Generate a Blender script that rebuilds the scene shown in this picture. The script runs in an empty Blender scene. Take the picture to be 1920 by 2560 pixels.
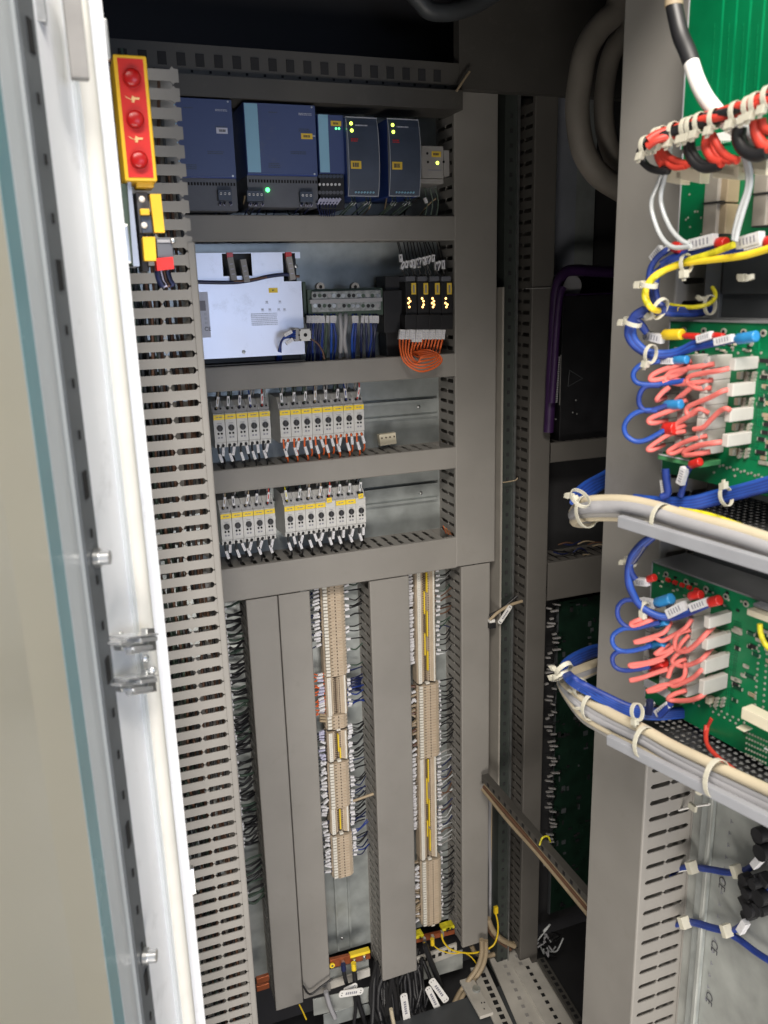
import bpy, math, random
import numpy as np
from math import radians, sin, cos, pi
random.seed(7)
S = bpy.context.scene
COL = S.collection
# ------------------------------------------------------------------ camera
F = 2080.68
yaw, pitch, roll = radians(20.288), radians(14.897), radians(-1.597)
fw = np.array([sin(yaw)*cos(pitch), cos(yaw)*cos(pitch), -sin(pitch)])
r0 = np.array([cos(yaw), -sin(yaw), 0.0]); u0 = np.cross(r0, fw)
RR = r0*cos(roll)+u0*sin(roll); UU = u0*cos(roll)-r0*sin(roll)
CAM = np.array([0.0, -1.52, 1.5])
from mathutils import Matrix, Vector
cd = bpy.data.cameras.new('camera'); cam = bpy.data.objects.new('camera', cd); COL.objects.link(cam)
cd.sensor_fit = 'HORIZONTAL'; cd.sensor_width = 36; cd.lens = 36*F/1920
cd.clip_start = 0.02; cd.clip_end = 60
cam.matrix_world = Matrix([[RR[i], UU[i], -fw[i], CAM[i]] for i in range(3)]+[[0, 0, 0, 1]])
cd.dof.use_dof = True; cd.dof.focus_distance = 1.45; cd.dof.aperture_fstop = 11.0
S.camera = cam
S.render.resolution_x = 768; S.render.resolution_y = 1024
# ------------------------------------------------------------------ world, lamps, exposure
W = bpy.data.worlds.new('World'); S.world = W; W.use_nodes = True
bg = W.node_tree.nodes['Background']; bg.inputs[0].default_value = (.75, .85, 1, 1); bg.inputs[1].default_value = 0.10
def area(name, loc, target, sx, sy, power, col):
    l = bpy.data.lights.new(name, 'AREA'); l.shape = 'RECTANGLE'; l.size = sx; l.size_y = sy
    l.energy = power; l.color = col
    o = bpy.data.objects.new(name, l); COL.objects.link(o); o.location = loc
    o.rotation_euler = (Vector(target)-Vector(loc)).to_track_quat('-Z', 'Y').to_euler()
    return o
area('ceiling_lamp', (-0.6, -2.4, 3.05), (0.4, -0.2, 0.9), 1.0, 0.6, 84, (1, .93, .84))
area('ceiling_lamp', (0.25, -1.72, 2.72), (0.32, -0.3, 0.6), 0.8, 0.4, 27, (1, .93, .84))
area('room_lamp', (0.8, -3.1, 1.42), (0.4, 0, 1.35), 1.1, 0.6, 13, (.62, .74, 1))
area('floor_bounce_fill', (-0.25, -2.3, 0.10), (0.40, 0, 0.2), 1.6, 0.6, 44, (1, .93, .85))  # added fill, stands in for light bounced up from the floor
S.view_settings.view_transform = 'Standard'; S.view_settings.look = 'None'
S.view_settings.exposure = 0.0; S.view_settings.gamma = 1
# ------------------------------------------------------------------ photo pixel (1920x2560) -> point on a real plane
def ray(p): return fw+RR*((p[0]-960)/F)-UU*((p[1]-1280)/F)
def PY(p, Y): d = ray(p); return CAM+d*((Y-CAM[1])/d[1])
def PX(p, X): d = ray(p); return CAM+d*((X-CAM[0])/d[0])
def PZ(p, Z): d = ray(p); return CAM+d*((Z-CAM[2])/d[2])
B0 = np.array([.5838, -.800, 0]); BU = np.array([.122, -.9925, 0]); BN = np.array([-.9925, -.122, 0]); BZ = np.array([0, 0, 1.0])
def PB(p, off=0.0):
    d = ray(p); n = BN; t = (np.dot(B0+BN*off-CAM, n))/np.dot(d, n); return CAM+d*t
def zf(x0, y0, s): return lambda x, y: (x0+s*x, y0+s*y)
zA = zf(0, 0, .3889); zB = zf(360, 80, .5304); zC = zf(440, 560, .4822); zD = zf(440, 920, .4822)
zE = zf(540, 1400, .434); zG = zf(540, 1980, .434); zH = zf(1500, 0, .2532); zI = zf(1500, 560, .2532)
zJ = zf(1360, 700, .3376); zK = zf(1360, 1200, .3526); zL = zf(1440, 1850, .3211); zM = zf(1180, 600, .4069)
zN = zf(1180, 1450, .5018); zO = zf(1200, 2000, .2532); zP = zf(960, 0, .3737); zQ = zf(0, 1200, .615)
zR = zf(240, 1500, .1356)
def ext(Yp, p0, p1):
    a = PY(p0, Yp); b = PY(p1, Yp)
    return min(a[0], b[0]), max(a[0], b[0]), min(a[2], b[2]), max(a[2], b[2])
# ------------------------------------------------------------------ materials
MATS = {}
def mat(name, col, rough=.5, metal=0, var=.06, scale=30, bump=0, bscale=200, emit=None, es=0, trans=0, alpha=None, spec=None, streak=None):
    m = bpy.data.materials.new(name); m.use_nodes = True; nt = m.node_tree; n = nt.nodes; L = nt.links
    b = n['Principled BSDF']; b.inputs['Roughness'].default_value = rough; b.inputs['Metallic'].default_value = metal
    c = (*col, 1)
    tc = n.new('ShaderNodeTexCoord')
    geo = n.new('ShaderNodeNewGeometry')
    if var > 0:
        no = n.new('ShaderNodeTexNoise'); no.inputs['Scale'].default_value = scale; no.inputs['Detail'].default_value = 5
        if streak:
            mp = n.new('ShaderNodeMapping'); mp.inputs['Scale'].default_value = streak
            L.new(geo.outputs['Position'], mp.inputs['Vector']); L.new(mp.outputs[0], no.inputs['Vector'])
        else: L.new(geo.outputs['Position'], no.inputs['Vector'])
        cr = n.new('ShaderNodeValToRGB')
        cr.color_ramp.elements[0].position = .3; cr.color_ramp.elements[1].position = .7
        cr.color_ramp.elements[0].color = (*[max(0, x*(1-var*1.6)) for x in col], 1)
        cr.color_ramp.elements[1].color = (*[min(1, x*(1+var)) for x in col], 1)
        L.new(no.outputs[0], cr.inputs[0]); L.new(cr.outputs[0], b.inputs['Base Color'])
        rr = n.new('ShaderNodeMapRange'); rr.inputs['To Min'].default_value = max(0.02, rough-.07); rr.inputs['To Max'].default_value = min(1, rough+.1)
        L.new(no.outputs[0], rr.inputs['Value']); L.new(rr.outputs[0], b.inputs['Roughness'])
    else: b.inputs['Base Color'].default_value = c
    if bump > 0:
        n2 = n.new('ShaderNodeTexNoise'); n2.inputs['Scale'].default_value = bscale; n2.inputs['Detail'].default_value = 3
        L.new(geo.outputs['Position'], n2.inputs['Vector'])
        bp = n.new('ShaderNodeBump'); bp.inputs['Strength'].default_value = bump; bp.inputs['Distance'].default_value = .001
        L.new(n2.outputs[0], bp.inputs['Height']); L.new(bp.outputs[0], b.inputs['Normal'])
    if emit: b.inputs['Emission Color'].default_value = (*emit, 1); b.inputs['Emission Strength'].default_value = es
    if trans: b.inputs['Transmission Weight'].default_value = trans
    if alpha is not None: b.inputs['Alpha'].default_value = alpha
    if spec is not None: b.inputs['Specular IOR Level'].default_value = spec
    if name in ('duct', 'duct_shaded', 'white_paint', 'frame_dk', 'floor_white', 'ps_blue', 'inv_panel', 'breaker') and var > 0:
        n3 = n.new('ShaderNodeTexNoise'); n3.inputs['Scale'].default_value = 22; n3.inputs['Detail'].default_value = 9; n3.inputs['Roughness'].default_value = .75
        L.new(geo.outputs['Position'], n3.inputs['Vector'])
        r3 = n.new('ShaderNodeMapRange'); r3.inputs['From Min'].default_value = .56; r3.inputs['From Max'].default_value = .72; r3.inputs['To Min'].default_value = 0; r3.inputs['To Max'].default_value = .22
        L.new(n3.outputs[0], r3.inputs['Value'])
        mx = n.new('ShaderNodeMixRGB'); mx.inputs['Color2'].default_value = (.16, .15, .13, 1) if name != 'duct_shaded' else (.08, .075, .07, 1)
        L.new(r3.outputs[0], mx.inputs['Fac']); L.new(cr.outputs[0], mx.inputs['Color1']); L.new(mx.outputs[0], b.inputs['Base Color'])
    MATS[name] = m; return name
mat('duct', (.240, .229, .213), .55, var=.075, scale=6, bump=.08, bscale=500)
mat('duct_edge', (.30, .28, .25), .55, var=.05)
mat('duct_shaded', (.105, .098, .089), .6, var=.08, scale=9, bump=.06)  # duct grey darkened, the right bay's shade put into the colour
mat('galv', (.40, .43, .425), .34, metal=.5, var=.14, scale=26, bump=.05, bscale=60)
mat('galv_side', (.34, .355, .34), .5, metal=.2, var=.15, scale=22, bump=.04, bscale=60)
mat('plate_blue', (.42, .45, .52), .35, metal=.5, var=.10, scale=10)
mat('steel', (.55, .56, .56), .3, metal=.9, var=.1, scale=60)
mat('chrome', (.82, .83, .84), .2, metal=.7, var=.05)
mat('white_paint', (.85, .86, .89), .35, var=.035, scale=5)
mat('cream_seal', (.76, .74, .68), .55, var=.03)
mat('pale_grey', (.60, .63, .65), .35, var=.04, scale=6)
mat('strip_grey', (.115, .125, .135), .5, var=.08)
mat('black', (.012, .012, .014), .5, var=.2)
mat('hole', (.006, .006, .007), .9, var=0)
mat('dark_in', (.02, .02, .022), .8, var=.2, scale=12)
mat('teal', (.21, .38, .42), .25, var=.08, scale=8)
mat('pane_reflection', (.70, .65, .52), .3, var=.025, scale=2)  # wall reflected in the door glass, painted as plain beige
mat('red', (.62, .02, .012), .35, var=.04); mat('dome_red', (.42, .006, .006), .3, var=.0)
mat('yellow', (.80, .48, .02), .4, var=.05); mat('lemon', (.82, .60, .03), .45, var=.05); mat('label_yellow', (.72, .50, .05), .5, var=.05)
mat('print', (.05, .05, .06), .6, var=0); mat('print_grey', (.22, .22, .26), .6, var=0)
mat('print_fade', (.42, .44, .52), .6, var=0)
mat('bolt_print', (.80, .50, .22), .5, var=0)
mat('bluegrey', (.05, .065, .10), .45, var=.08); mat('ps_grey', (.10, .105, .125), .5, var=.08)
mat('ps_blue', (.055, .08, .20), .35, var=.05, scale=8); mat('ps_light', (.24, .46, .62), .35, var=.05, scale=8); mat('ps_side', (.02, .05, .22), .4, var=.05)
mat('clear_edge', (.35, .37, .42), .15, var=0)
mat('inv_panel', (.72, .74, .84), .34, metal=.42, var=.04, scale=12)
mat('sticker', (.55, .56, .66), .4, var=.05)
mat('breaker', (.55, .55, .54), .45, var=.05, scale=60); mat('breaker_dk', (.30, .30, .31), .5, var=.06, scale=60)
mat('marker', (.62, .62, .64), .5, var=.08, scale=300); mat('marker_lilac', (.42, .42, .56), .5, var=.08, scale=300)
mat('w_orange', (.70, .13, .03), .45, var=.06); mat('w_black', (.015, .015, .017), .4, var=.2); mat('w_blue', (.012, .035, .21), .5, var=.15, scale=80)
mat('w_bblue', (.015, .065, .33), .45, var=.1, scale=80); mat('w_navy', (.012, .018, .07), .4, var=.2)
mat('w_grey', (.30, .29, .28), .5, var=.1); mat('w_red', (.55, .045, .028), .5, var=.08); mat('w_pink', (.68, .16, .14), .55, var=.08)
mat('w_brown', (.12, .06, .035), .5, var=.1); mat('w_dgreen', (.05, .08, .06), .5, var=.1); mat('w_white', (.75, .74, .72), .4, var=.03)
mat('w_cream', (.54, .47, .34), .5, var=.05, scale=20); mat('w_lgrey', (.33, .33, .35), .5, var=.05, scale=20); mat('w_clear', (.45, .47, .48), .2, var=.1)
mat('w_yg', (.62, .55, .02), .4, var=.25, scale=120); mat('w_purple', (.035, .012, .06), .4, var=.1); mat('w_tan', (.33, .26, .17), .5, var=.1)
mat('hose', (.20, .18, .155), .6, var=.15, scale=14, bump=.1)
mat('term', (.46, .375, .28), .6, var=.06, scale=60); mat('term_dk', (.30, .20, .12), .6, var=.08, scale=60); mat('term_lt', (.52, .45, .36), .6, var=.05); mat('term_slot', (.08, .055, .035), .8, var=0)
mat('tag', (.66, .64, .58), .5, var=.06, scale=300)
mat('copper', (.42, .12, .05), .35, metal=.6, var=.2)
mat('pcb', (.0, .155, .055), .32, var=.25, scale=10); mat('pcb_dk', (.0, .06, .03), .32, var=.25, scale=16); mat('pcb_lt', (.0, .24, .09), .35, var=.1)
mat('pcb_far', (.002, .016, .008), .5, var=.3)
mat('solder', (.45, .44, .38), .4, metal=.4, var=.2, scale=200)
mat('nylon', (.54, .52, .43), .4, var=.05, scale=100); mat('nylon_b', (.50, .48, .45), .45, var=.06)
mat('crimp_red', (.50, .02, .015), .3, var=.05); mat('crimp_blue', (.03, .22, .50), .3, var=.05); mat('crimp_yellow', (.72, .50, .02), .3, var=.05)
mat('green_conn', (.08, .30, .12), .4, var=.08)
mat('beige_conn', (.62, .57, .44), .5, var=.06); mat('relay', (.34, .31, .27), .4, var=.1, scale=40)
mat('rack', (.055, .06, .065), .5, var=.15, scale=12); mat('rack_lt', (.16, .165, .17), .5, var=.1)
mat('shelf', (.045, .045, .047), .45, metal=.2, var=.1)
mat('bar', (.31, .32, .35), .35, var=.04)
mat('roof', (.018, .018, .022), .8, var=.1); mat('wallp', (.10, .10, .098), .6, var=.1, scale=5)
mat('post_green', (.035, .042, .038), .5, var=.1); mat('frame_dk', (.07, .066, .06), .55, var=.08, scale=12)
mat('floor_white', (.50, .48, .44), .5, var=.12, scale=14)
mat('clear', (.30, .32, .33), .12, var=.25, scale=150)
mat('led_yg', (.6, .9, .05), .5, var=0, emit=(.75, 1, .12), es=3.0); mat('led_g', (.05, .8, .15), .5, var=0, emit=(.1, 1, .25), es=3.5)
mat('led_o', (.9, .5, .1), .5, var=0, emit=(1, .55, .18), es=3.5); mat('glow_g', (.02, .2, .05), .5, var=0, emit=(.02, .35, .08), es=1)
# ------------------------------------------------------------------ mesh builder
class MB:
    def __init__(s): s.v = []; s.f = []; s.m = []; s.sm = []; s.mats = []
    def mi(s, m):
        if m not in s.mats: s.mats.append(m)
        return s.mats.index(m)
    def add(s, vs, fs, m, smooth=False):
        o = len(s.v); s.v += [tuple(map(float, v)) for v in vs]; i = s.mi(m)
        for f in fs: s.f.append([o+k for k in f]); s.m.append(i); s.sm.append(smooth)
        return s
    def box(s, x0, x1, y0, y1, z0, z1, m):
        vs = [(x, y, z) for x in (x0, x1) for y in (y0, y1) for z in (z0, z1)]
        return s.add(vs, [(0, 1, 3, 2), (4, 6, 7, 5), (0, 4, 5, 1), (2, 3, 7, 6), (0, 2, 6, 4), (1, 5, 7, 3)], m)
    def obox(s, c, a, b, d, m):     # centre and three half vectors
        c, a, b, d = map(np.array, (c, a, b, d))
        vs = [c+i*a+j*b+k*d for i in (-1, 1) for j in (-1, 1) for k in (-1, 1)]
        return s.add(vs, [(0, 1, 3, 2), (4, 6, 7, 5), (0, 4, 5, 1), (2, 3, 7, 6), (0, 2, 6, 4), (1, 5, 7, 3)], m)
    def ext(s, poly, vec, m, smooth=False):
        n = len(poly); vec = np.array(vec, float); P = [np.array(p, float) for p in poly]
        vs = P+[p+vec for p in P]
        fs = [(i, (i+1) % n, n+(i+1) % n, n+i) for i in range(n)]
        s.add(vs, fs, m, smooth); s.add(vs, [tuple(range(n))[::-1], tuple(range(n, 2*n))], m); return s
    def tube(s, pts, r, m, seg=8, smooth_n=4, flat=None):
        P = spline(pts, smooth_n) if smooth_n > 1 and len(pts) > 2 else [np.array(p, float) for p in pts]
        n = len(P); vs = []; up = None
        for i, p in enumerate(P):
            t = P[min(i+1, n-1)]-P[max(i-1, 0)]; t = t/(np.linalg.norm(t)+1e-12)
            if up is None:
                up = np.array([0, 0, 1.0]) if abs(t[2]) < .9 else np.array([1.0, 0, 0])
            a = up-t*np.dot(up, t); a /= (np.linalg.norm(a)+1e-12); b = np.cross(t, a); up = a
            rr = r[min(len(r)-1, int(i*len(r)/n))] if isinstance(r, (list, tuple)) else r
            for k in range(seg):
                an = 2*pi*k/seg; vs.append(p+rr*(cos(an)*a+sin(an)*b*(flat or 1)))
        fs = [(i*seg+k, i*seg+(k+1) % seg, (i+1)*seg+(k+1) % seg, (i+1)*seg+k) for i in range(n-1) for k in range(seg)]
        s.add(vs, fs, m, True)
        s.add(vs[:seg]+vs[-seg:], [tuple(range(seg))[::-1], tuple(range(seg, 2*seg))], m); return s
    def cyl(s, a, b, r, m, seg=12): return s.tube([a, b], r, m, seg, 1)
    def dome(s, c, n, r, m, h=None, seg=16, rings=6):
        c = np.array(c, float); n = np.array(n, float); n /= np.linalg.norm(n); h = h or r
        a = np.cross(n, [0, 0, 1]) if abs(n[2]) < .9 else np.cross(n, [1, 0, 0]); a /= np.linalg.norm(a); b = np.cross(n, a); vs = []
        for j in range(rings):
            t = pi/2*j/rings
            for k in range(seg):
                an = 2*pi*k/seg; vs.append(c+n*h*sin(t)+r*cos(t)*(cos(an)*a+sin(an)*b))
        vs.append(c+n*h)
        fs = [(j*seg+k, j*seg+(k+1) % seg, (j+1)*seg+(k+1) % seg, (j+1)*seg+k) for j in range(rings-1) for k in range(seg)]
        fs += [((rings-1)*seg+k, (rings-1)*seg+(k+1) % seg, rings*seg) for k in range(seg)]
        return s.add(vs, fs, m, True)
    def mesh(s, name, off=(0, 0, 0)):
        me = bpy.data.meshes.new(name)
        me.from_pydata([(v[0]-off[0], v[1]-off[1], v[2]-off[2]) for v in s.v], [], s.f)
        for m in s.mats: me.materials.append(MATS[m])
        me.polygons.foreach_set('material_index', s.m); me.polygons.foreach_set('use_smooth', s.sm); me.update()
        return me
    def build(s, name, parent=None, bevel=0, kind=None):
        off = tuple(parent.location) if parent is not None else tuple(np.mean(np.array(s.v), axis=0))
        if parent is not None and parent.parent is not None:
            off = tuple(parent.location+parent.parent.location)
        o = bpy.data.objects.new(name, s.mesh(name, off)); COL.objects.link(o)
        if parent is not None: o.parent = parent
        else: o.location = off
        if kind: o['kind'] = kind
        if bevel:
            b = o.modifiers.new('bevel', 'BEVEL'); b.width = bevel; b.segments = 2; b.limit_method = 'ANGLE'; b.angle_limit = radians(50); b.harden_normals = False
        return o
def spline(pts, n):
    P = [np.array(p, float) for p in pts]; P = [2*P[0]-P[1]]+P+[2*P[-1]-P[-2]]; out = []
    for i in range(1, len(P)-2):
        for k in range(n):
            t = k/n; a, b, c, d = P[i-1:i+3]
            out.append(.5*((2*b)+(-a+c)*t+(2*a-5*b+4*c-d)*t*t+(-a+3*b-3*c+d)*t**3))
    out.append(P[-2]); return out
def lerp(a, b, t): return np.array(a)+(np.array(b)-np.array(a))*t
def tag(o, label, cat, group=None):
    o['label'] = label; o['category'] = cat
    if group: o['group'] = group
    return o
def thing(name, label, cat, loc, group=None):
    o = bpy.data.objects.new(name, None); COL.objects.link(o); o.location = [float(x) for x in loc]; o.empty_display_size = .02
    return tag(o, label, cat, group)
def inst(name, me, parent, loc):      # shared-mesh part
    o = bpy.data.objects.new(name, me); COL.objects.link(o); o.parent = parent
    base = np.array(parent.location); 
    if parent.parent is not None: base = base+np.array(parent.parent.location)
    o.location = [float(x) for x in (np.array(loc)-base)]; return o
ORD = ['first', 'second', 'third', 'fourth', 'fifth', 'sixth', 'seventh', 'eighth', 'ninth', 'tenth', 'eleventh', 'twelfth', 'thirteenth', 'fourteenth', 'fifteenth', 'sixteenth']
def structure(name, mb, **k): return mb.build(name, kind='structure', **k)
# ------------------------------------------------------------------ wiring duct
def finger_poly(pitch, dep, slot, lipn):
    h = pitch/2; w = h-slot/2; wb = h-.0005; a = .012 if dep > .085 else .009; e = dep-.0085; m = (a+e)/2
    r = [(.003, h), (a-.003, h), (a-.001, w+slot*.2), (a+.001, w), (m-.0030, w), (m-.0016, w+slot*.2), (m-.0006, wb), (m+.0006, wb), (m+.0016, w+slot*.2), (m+.0030, w), (e-.0028, w), (e-.0012, w+slot*.18), (e-.0002, w+slot*.38), (e+.0008, w+slot*.42), (e+.0024, w+slot*.15), (dep-.0012, w+slot*.1)]
    return [(n, x) for n, x in r]+[(n, -x) for n, x in r[::-1]]
def duct(name, label, O, U, Wd, N, L, wid, dep, pitch=.0205, slot=.0072, single=(0,), cover=(0, 1), m='duct', group='grey slotted wiring ducts', other=True, phase=0):
    O, U, Wd, N = [np.array(a, float) for a in (O, U, Wd, N)]
    t = thing(name, label, 'wiring duct', O, group)
    b = MB(); b.obox(O+U*L/2+Wd*wid/2+N*.0012, U*L/2, Wd*(wid/2-.0002), N*.0012, m)
    b.build('base', t)
    poly = finger_poly(pitch, dep-.001, slot, .01); th = .0016
    for side in (0, 1):
        n = int(L/pitch)
        wo = 0.0006 if side == 0 else wid-.0006-th
        if side in single:
            q = MB(); q.ext([N*a+U*(x+pitch/2) for a, x in poly], Wd*th, m); me = q.mesh('finger')
            for k in range(n): inst('finger', me, t, O+Wd*wo+U*(k*pitch+phase))
        elif other:
            q = MB()
            for k in range(n): q.ext([O+Wd*wo+U*(k*pitch+pitch/2+phase)+N*a+U*x for a, x in poly], Wd*th, m)
            q.build('finger', t, kind='stuff')
    if cover:
        a, c = cover[0]*L, cover[1]*L
        r = .0022; lp = .0078; e = .0014
        pr = [(-e, dep-lp), (-e, dep+.001-r), (-e+r*.3, dep+.001-r*.3), (-e+r, dep+.001), (wid+e-r, dep+.001), (wid+e-r*.3, dep+.001-r*.3), (wid+e, dep+.001-r), (wid+e, dep-lp), (wid+.0001, dep-lp), (wid+.0001, dep-.0012), (-.0001, dep-.0012), (-.0001, dep-lp)]
        q = MB(); q.ext([O+U*a+Wd*w_+N*n_ for w_, n_ in pr], U*(c-a), m); q.build('cover', t)
    return t
UZ = (0, 0, 1); UX = (1, 0, 0); NY = (0, -1, 0)
# ------------------------------------------------------------------ setting: cabinet shell
structure('floor', MB().box(-3, 3, -6, 1.0, -.30, -.26, 'wallp'))
structure('mounting_plate', MB().box(.02, .80, .0, .003, .05, 1.83, 'galv'))
structure('back_wall', MB().box(-.1, 1.9, .06, .07, -.25, 2.2, 'roof'))
structure('roof', MB().box(-.1, 1.9, -.86, .06, 2.12, 2.14, 'roof').box(-.1, .55, -.875, -.86, 1.88, 2.14, 'roof').box(.551, 1.9, -.64, -.63, 1.9, 2.14, 'roof'))  # roof plus unseen hanging lips, lowered to shade the upper rows
structure('right_wall', MB().box(1.6, 1.61, -1.6, .06, -.25, 2.12, 'wallp'))
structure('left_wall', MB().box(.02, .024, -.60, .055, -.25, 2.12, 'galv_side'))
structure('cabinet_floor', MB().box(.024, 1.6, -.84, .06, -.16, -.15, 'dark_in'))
# ------------------------------------------------------------------ main ducts
yc = .08
hx0 = .17
def hduct(label, z0, z1, x1, **k): return duct('wiring_duct', label, (hx0, 0, z1), UX, (0, 0, -1), NY, x1-hx0, z1-z0, yc, pitch=.0225, slot=.008, single=(0,), **k)
hduct('topmost horizontal grey duct below the blue power supplies', 1.586, 1.6256, .6835)
hduct('horizontal grey duct between the silver panel row and the upper breakers', 1.341, 1.3811, .6835)
hduct('horizontal grey duct between the two rows of breakers', 1.163, 1.2023, .6835)
hduct('wide horizontal grey duct below the lower row of breakers', .9588, 1.0202, .6835)
def vduct(label, x0, x1, z0, z1, single=(0,), **k): return duct('wiring_duct', label, (x0, 0, z0), UZ, UX, NY, z1-z0, x1-x0, yc, single=single, **k)
vduct('broad vertical grey duct at the right end of the breaker rows', .6846, .7691, .9600, PY((1190, 232), -.081)[2])
vduct('narrow vertical grey duct at the lower right of the terminal columns', .6961, .7587, .035, .9575)
vduct('leftmost of the lower vertical grey ducts, with the lowest end', .2578, .3146, .027, .9560)
vduct('lower vertical grey duct pressed against its left neighbour', .3190, .3768, .034, .9560)
vduct('lower vertical grey duct standing between the two terminal columns', .4997, .5796, .0146, .9560)
# left duct: opening towards +X, slotted wall facing the camera
LDY = -.45; LDX = .1602
ld = duct('wiring_duct', 'tall near grey duct at left with open slots facing the viewer', (LDX-.0905, LDY, -.10), UZ, (0, 1, 0), UX, 2.02-.155, .06, .0905, pitch=.02035, slot=.0082, single=(0,), cover=(0, (PY((490, 606), LDY)[2]+.10)/(2.02-.155)), phase=.004)
b = MB()
for k in range(26):
    x = .078+random.random()*.072; y = LDY+.030+random.random()*.025; z0 = -.1+random.random()*.2
    pts = [(x+random.uniform(-.008, .008), y+random.uniform(-.006, .006), z0+j*.13) for j in range(14)]
    b.tube(pts, .0022, random.choice(['w_black', 'w_brown', 'w_black', 'w_dgreen', 'rack', 'w_brown']), 5, 2)
tag(b.build('wire_bundle', kind='stuff'), 'dark wires packed inside the near left slotted duct', 'wires')
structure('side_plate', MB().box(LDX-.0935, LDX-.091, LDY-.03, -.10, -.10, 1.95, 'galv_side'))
# near right duct: cover facing -X, slotted wall facing the camera
NX, NY0, NY1 = .620, -.765, -.655
duct('wiring_duct', 'broad near grey duct at right, smooth cover facing the cabinet middle', (NX+.08, NY0, -.05), UZ, (0, 1, 0), (-1, 0, 0), 2.05, NY1-NY0, .08, pitch=.0238, slot=.0065, single=(0,), phase=.004)
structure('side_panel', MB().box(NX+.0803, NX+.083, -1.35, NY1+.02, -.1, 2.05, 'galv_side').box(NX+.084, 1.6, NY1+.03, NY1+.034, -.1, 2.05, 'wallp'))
# right bay duct
DDX0, DDX1 = .8475, .8890
duct('wiring_duct', 'vertical grey duct in the right bay, its shade put into the colour', (DDX0, 0, -.075), UZ, UX, NY, 1.92, DDX1-DDX0+.004, yc, pitch=.0209, slot=.0075, single=(0,), m='duct_shaded', cover=(0, 1))
duct('wiring_duct', 'short upper crosswise duct in the shaded right bay', (DDX1+.0075, 0, 1.191), UX, (0, 0, -1), NY, .5, .038, yc, m='duct_shaded', single=(0,))
duct('wiring_duct', 'short lower crosswise duct in the shaded right bay', (DDX1+.0075, 0, .935), UX, (0, 0, -1), NY, .5, .082, yc, m='duct_shaded', single=(0,))
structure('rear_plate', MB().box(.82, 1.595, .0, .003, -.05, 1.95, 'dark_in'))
# upright frame between the bays
t = thing('frame_post', 'upright punched frame post between the two cabinet bays', 'frame post', (.79, -.05, -.1))
b = MB(); b.box(.7935, .8185, -.065, .0, -.1, 1.98, 'post_green'); b.build('post', t)
MB().box(.8190, .8215, -.071, .0, -.1, 1.98, 'steel').build('bright_edge', t)
MB().box(.7800, .7840, -.085, .0, .42, 1.5, 'duct_edge').build('flange', t)
q = MB(); q.box(-.0028, .0028, -.0008, .0008, -.0035, .0035, 'dark_in'); me = q.mesh('hole')
for k in range(75): inst('hole', me, t, (.806, -.0656, -.05+k*.025))
# top frame rail with punched holes
t = thing('frame_rail', 'dark punched frame rail across the top of the cabinet', 'frame rail', (.2, -.1, 1.8))
zt = PY((700, 126), -.10)[2]; zb = PY((700, 236), -.10)[2]
MB().box(.024, .684, -.10, -.04, zt-.045, zt, 'frame_dk').box(.024, .684, -.115, -.04, zb-.012, zt-.0455, 'frame_dk').build('rail', t)
q = MB(); q.box(-.0065, .0065, -.0008, .0008, -.009, .009, 'dark_in'); me = q.mesh('hole')
q = MB(); q.box(-.0018, .0018, -.0008, .0008, -.0018, .0018, 'hole'); me2 = q.mesh('small_hole')
for k in range(19):
    inst('hole', me, t, (.13+k*.0285, -.1008, zt-.022)); inst('small_hole', me2, t, (.145+k*.0285, -.1008, zt-.038))
RDT = PY((1190, 232), -.081)[2]
structure('top_panel', MB().box(.6845, 1.55, -.10, -.078, RDT+.0005, 2.11, 'frame_dk'))
b = MB(); b.tube([PY(zP(485, 610), -.12), PY(zP(530, 540), -.12), PY(zP(572, 478), -.12)], .0022, 'w_tan', 6)
tag(b.build('wire_stub'), 'short tan wire stub at the upper right corner of the rail', 'wire')
# ------------------------------------------------------------------ DIN rails
def din(label, x0, x1, zc, vert=False, y=0):
    a, c = x0, x1; M = MB()
    pr = [(-.0175, .007), (-.0175, .0085), (-.0125, .0085), (-.0125, .0025), (.0125, .0025), (.0125, .0085), (.0175, .0085), (.0175, .007), (.0138, .007), (.0138, .001), (-.0138, .001), (-.0138, .007)]
    if vert: M.ext([(zc+s_, y-n_, a) for s_, n_ in pr], (0, 0, c-a), 'galv')
    else: M.ext([(a, y-n_, zc+s_) for s_, n_ in pr], (c-a, 0, 0), 'galv')
    o = M.build('din_rail'); tag(o, label, 'mounting rail', 'galvanised mounting rails')
    return o
rz3 = PY(zD(1150, 218), -.006)[2]; rz4 = PY(zD(1150, 660), -.006)[2]
din('bare mounting rail end beside the upper breaker row', .17, .678, rz3)
din('bare mounting rail end beside the lower breaker row', .17, .678, rz4)
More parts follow.
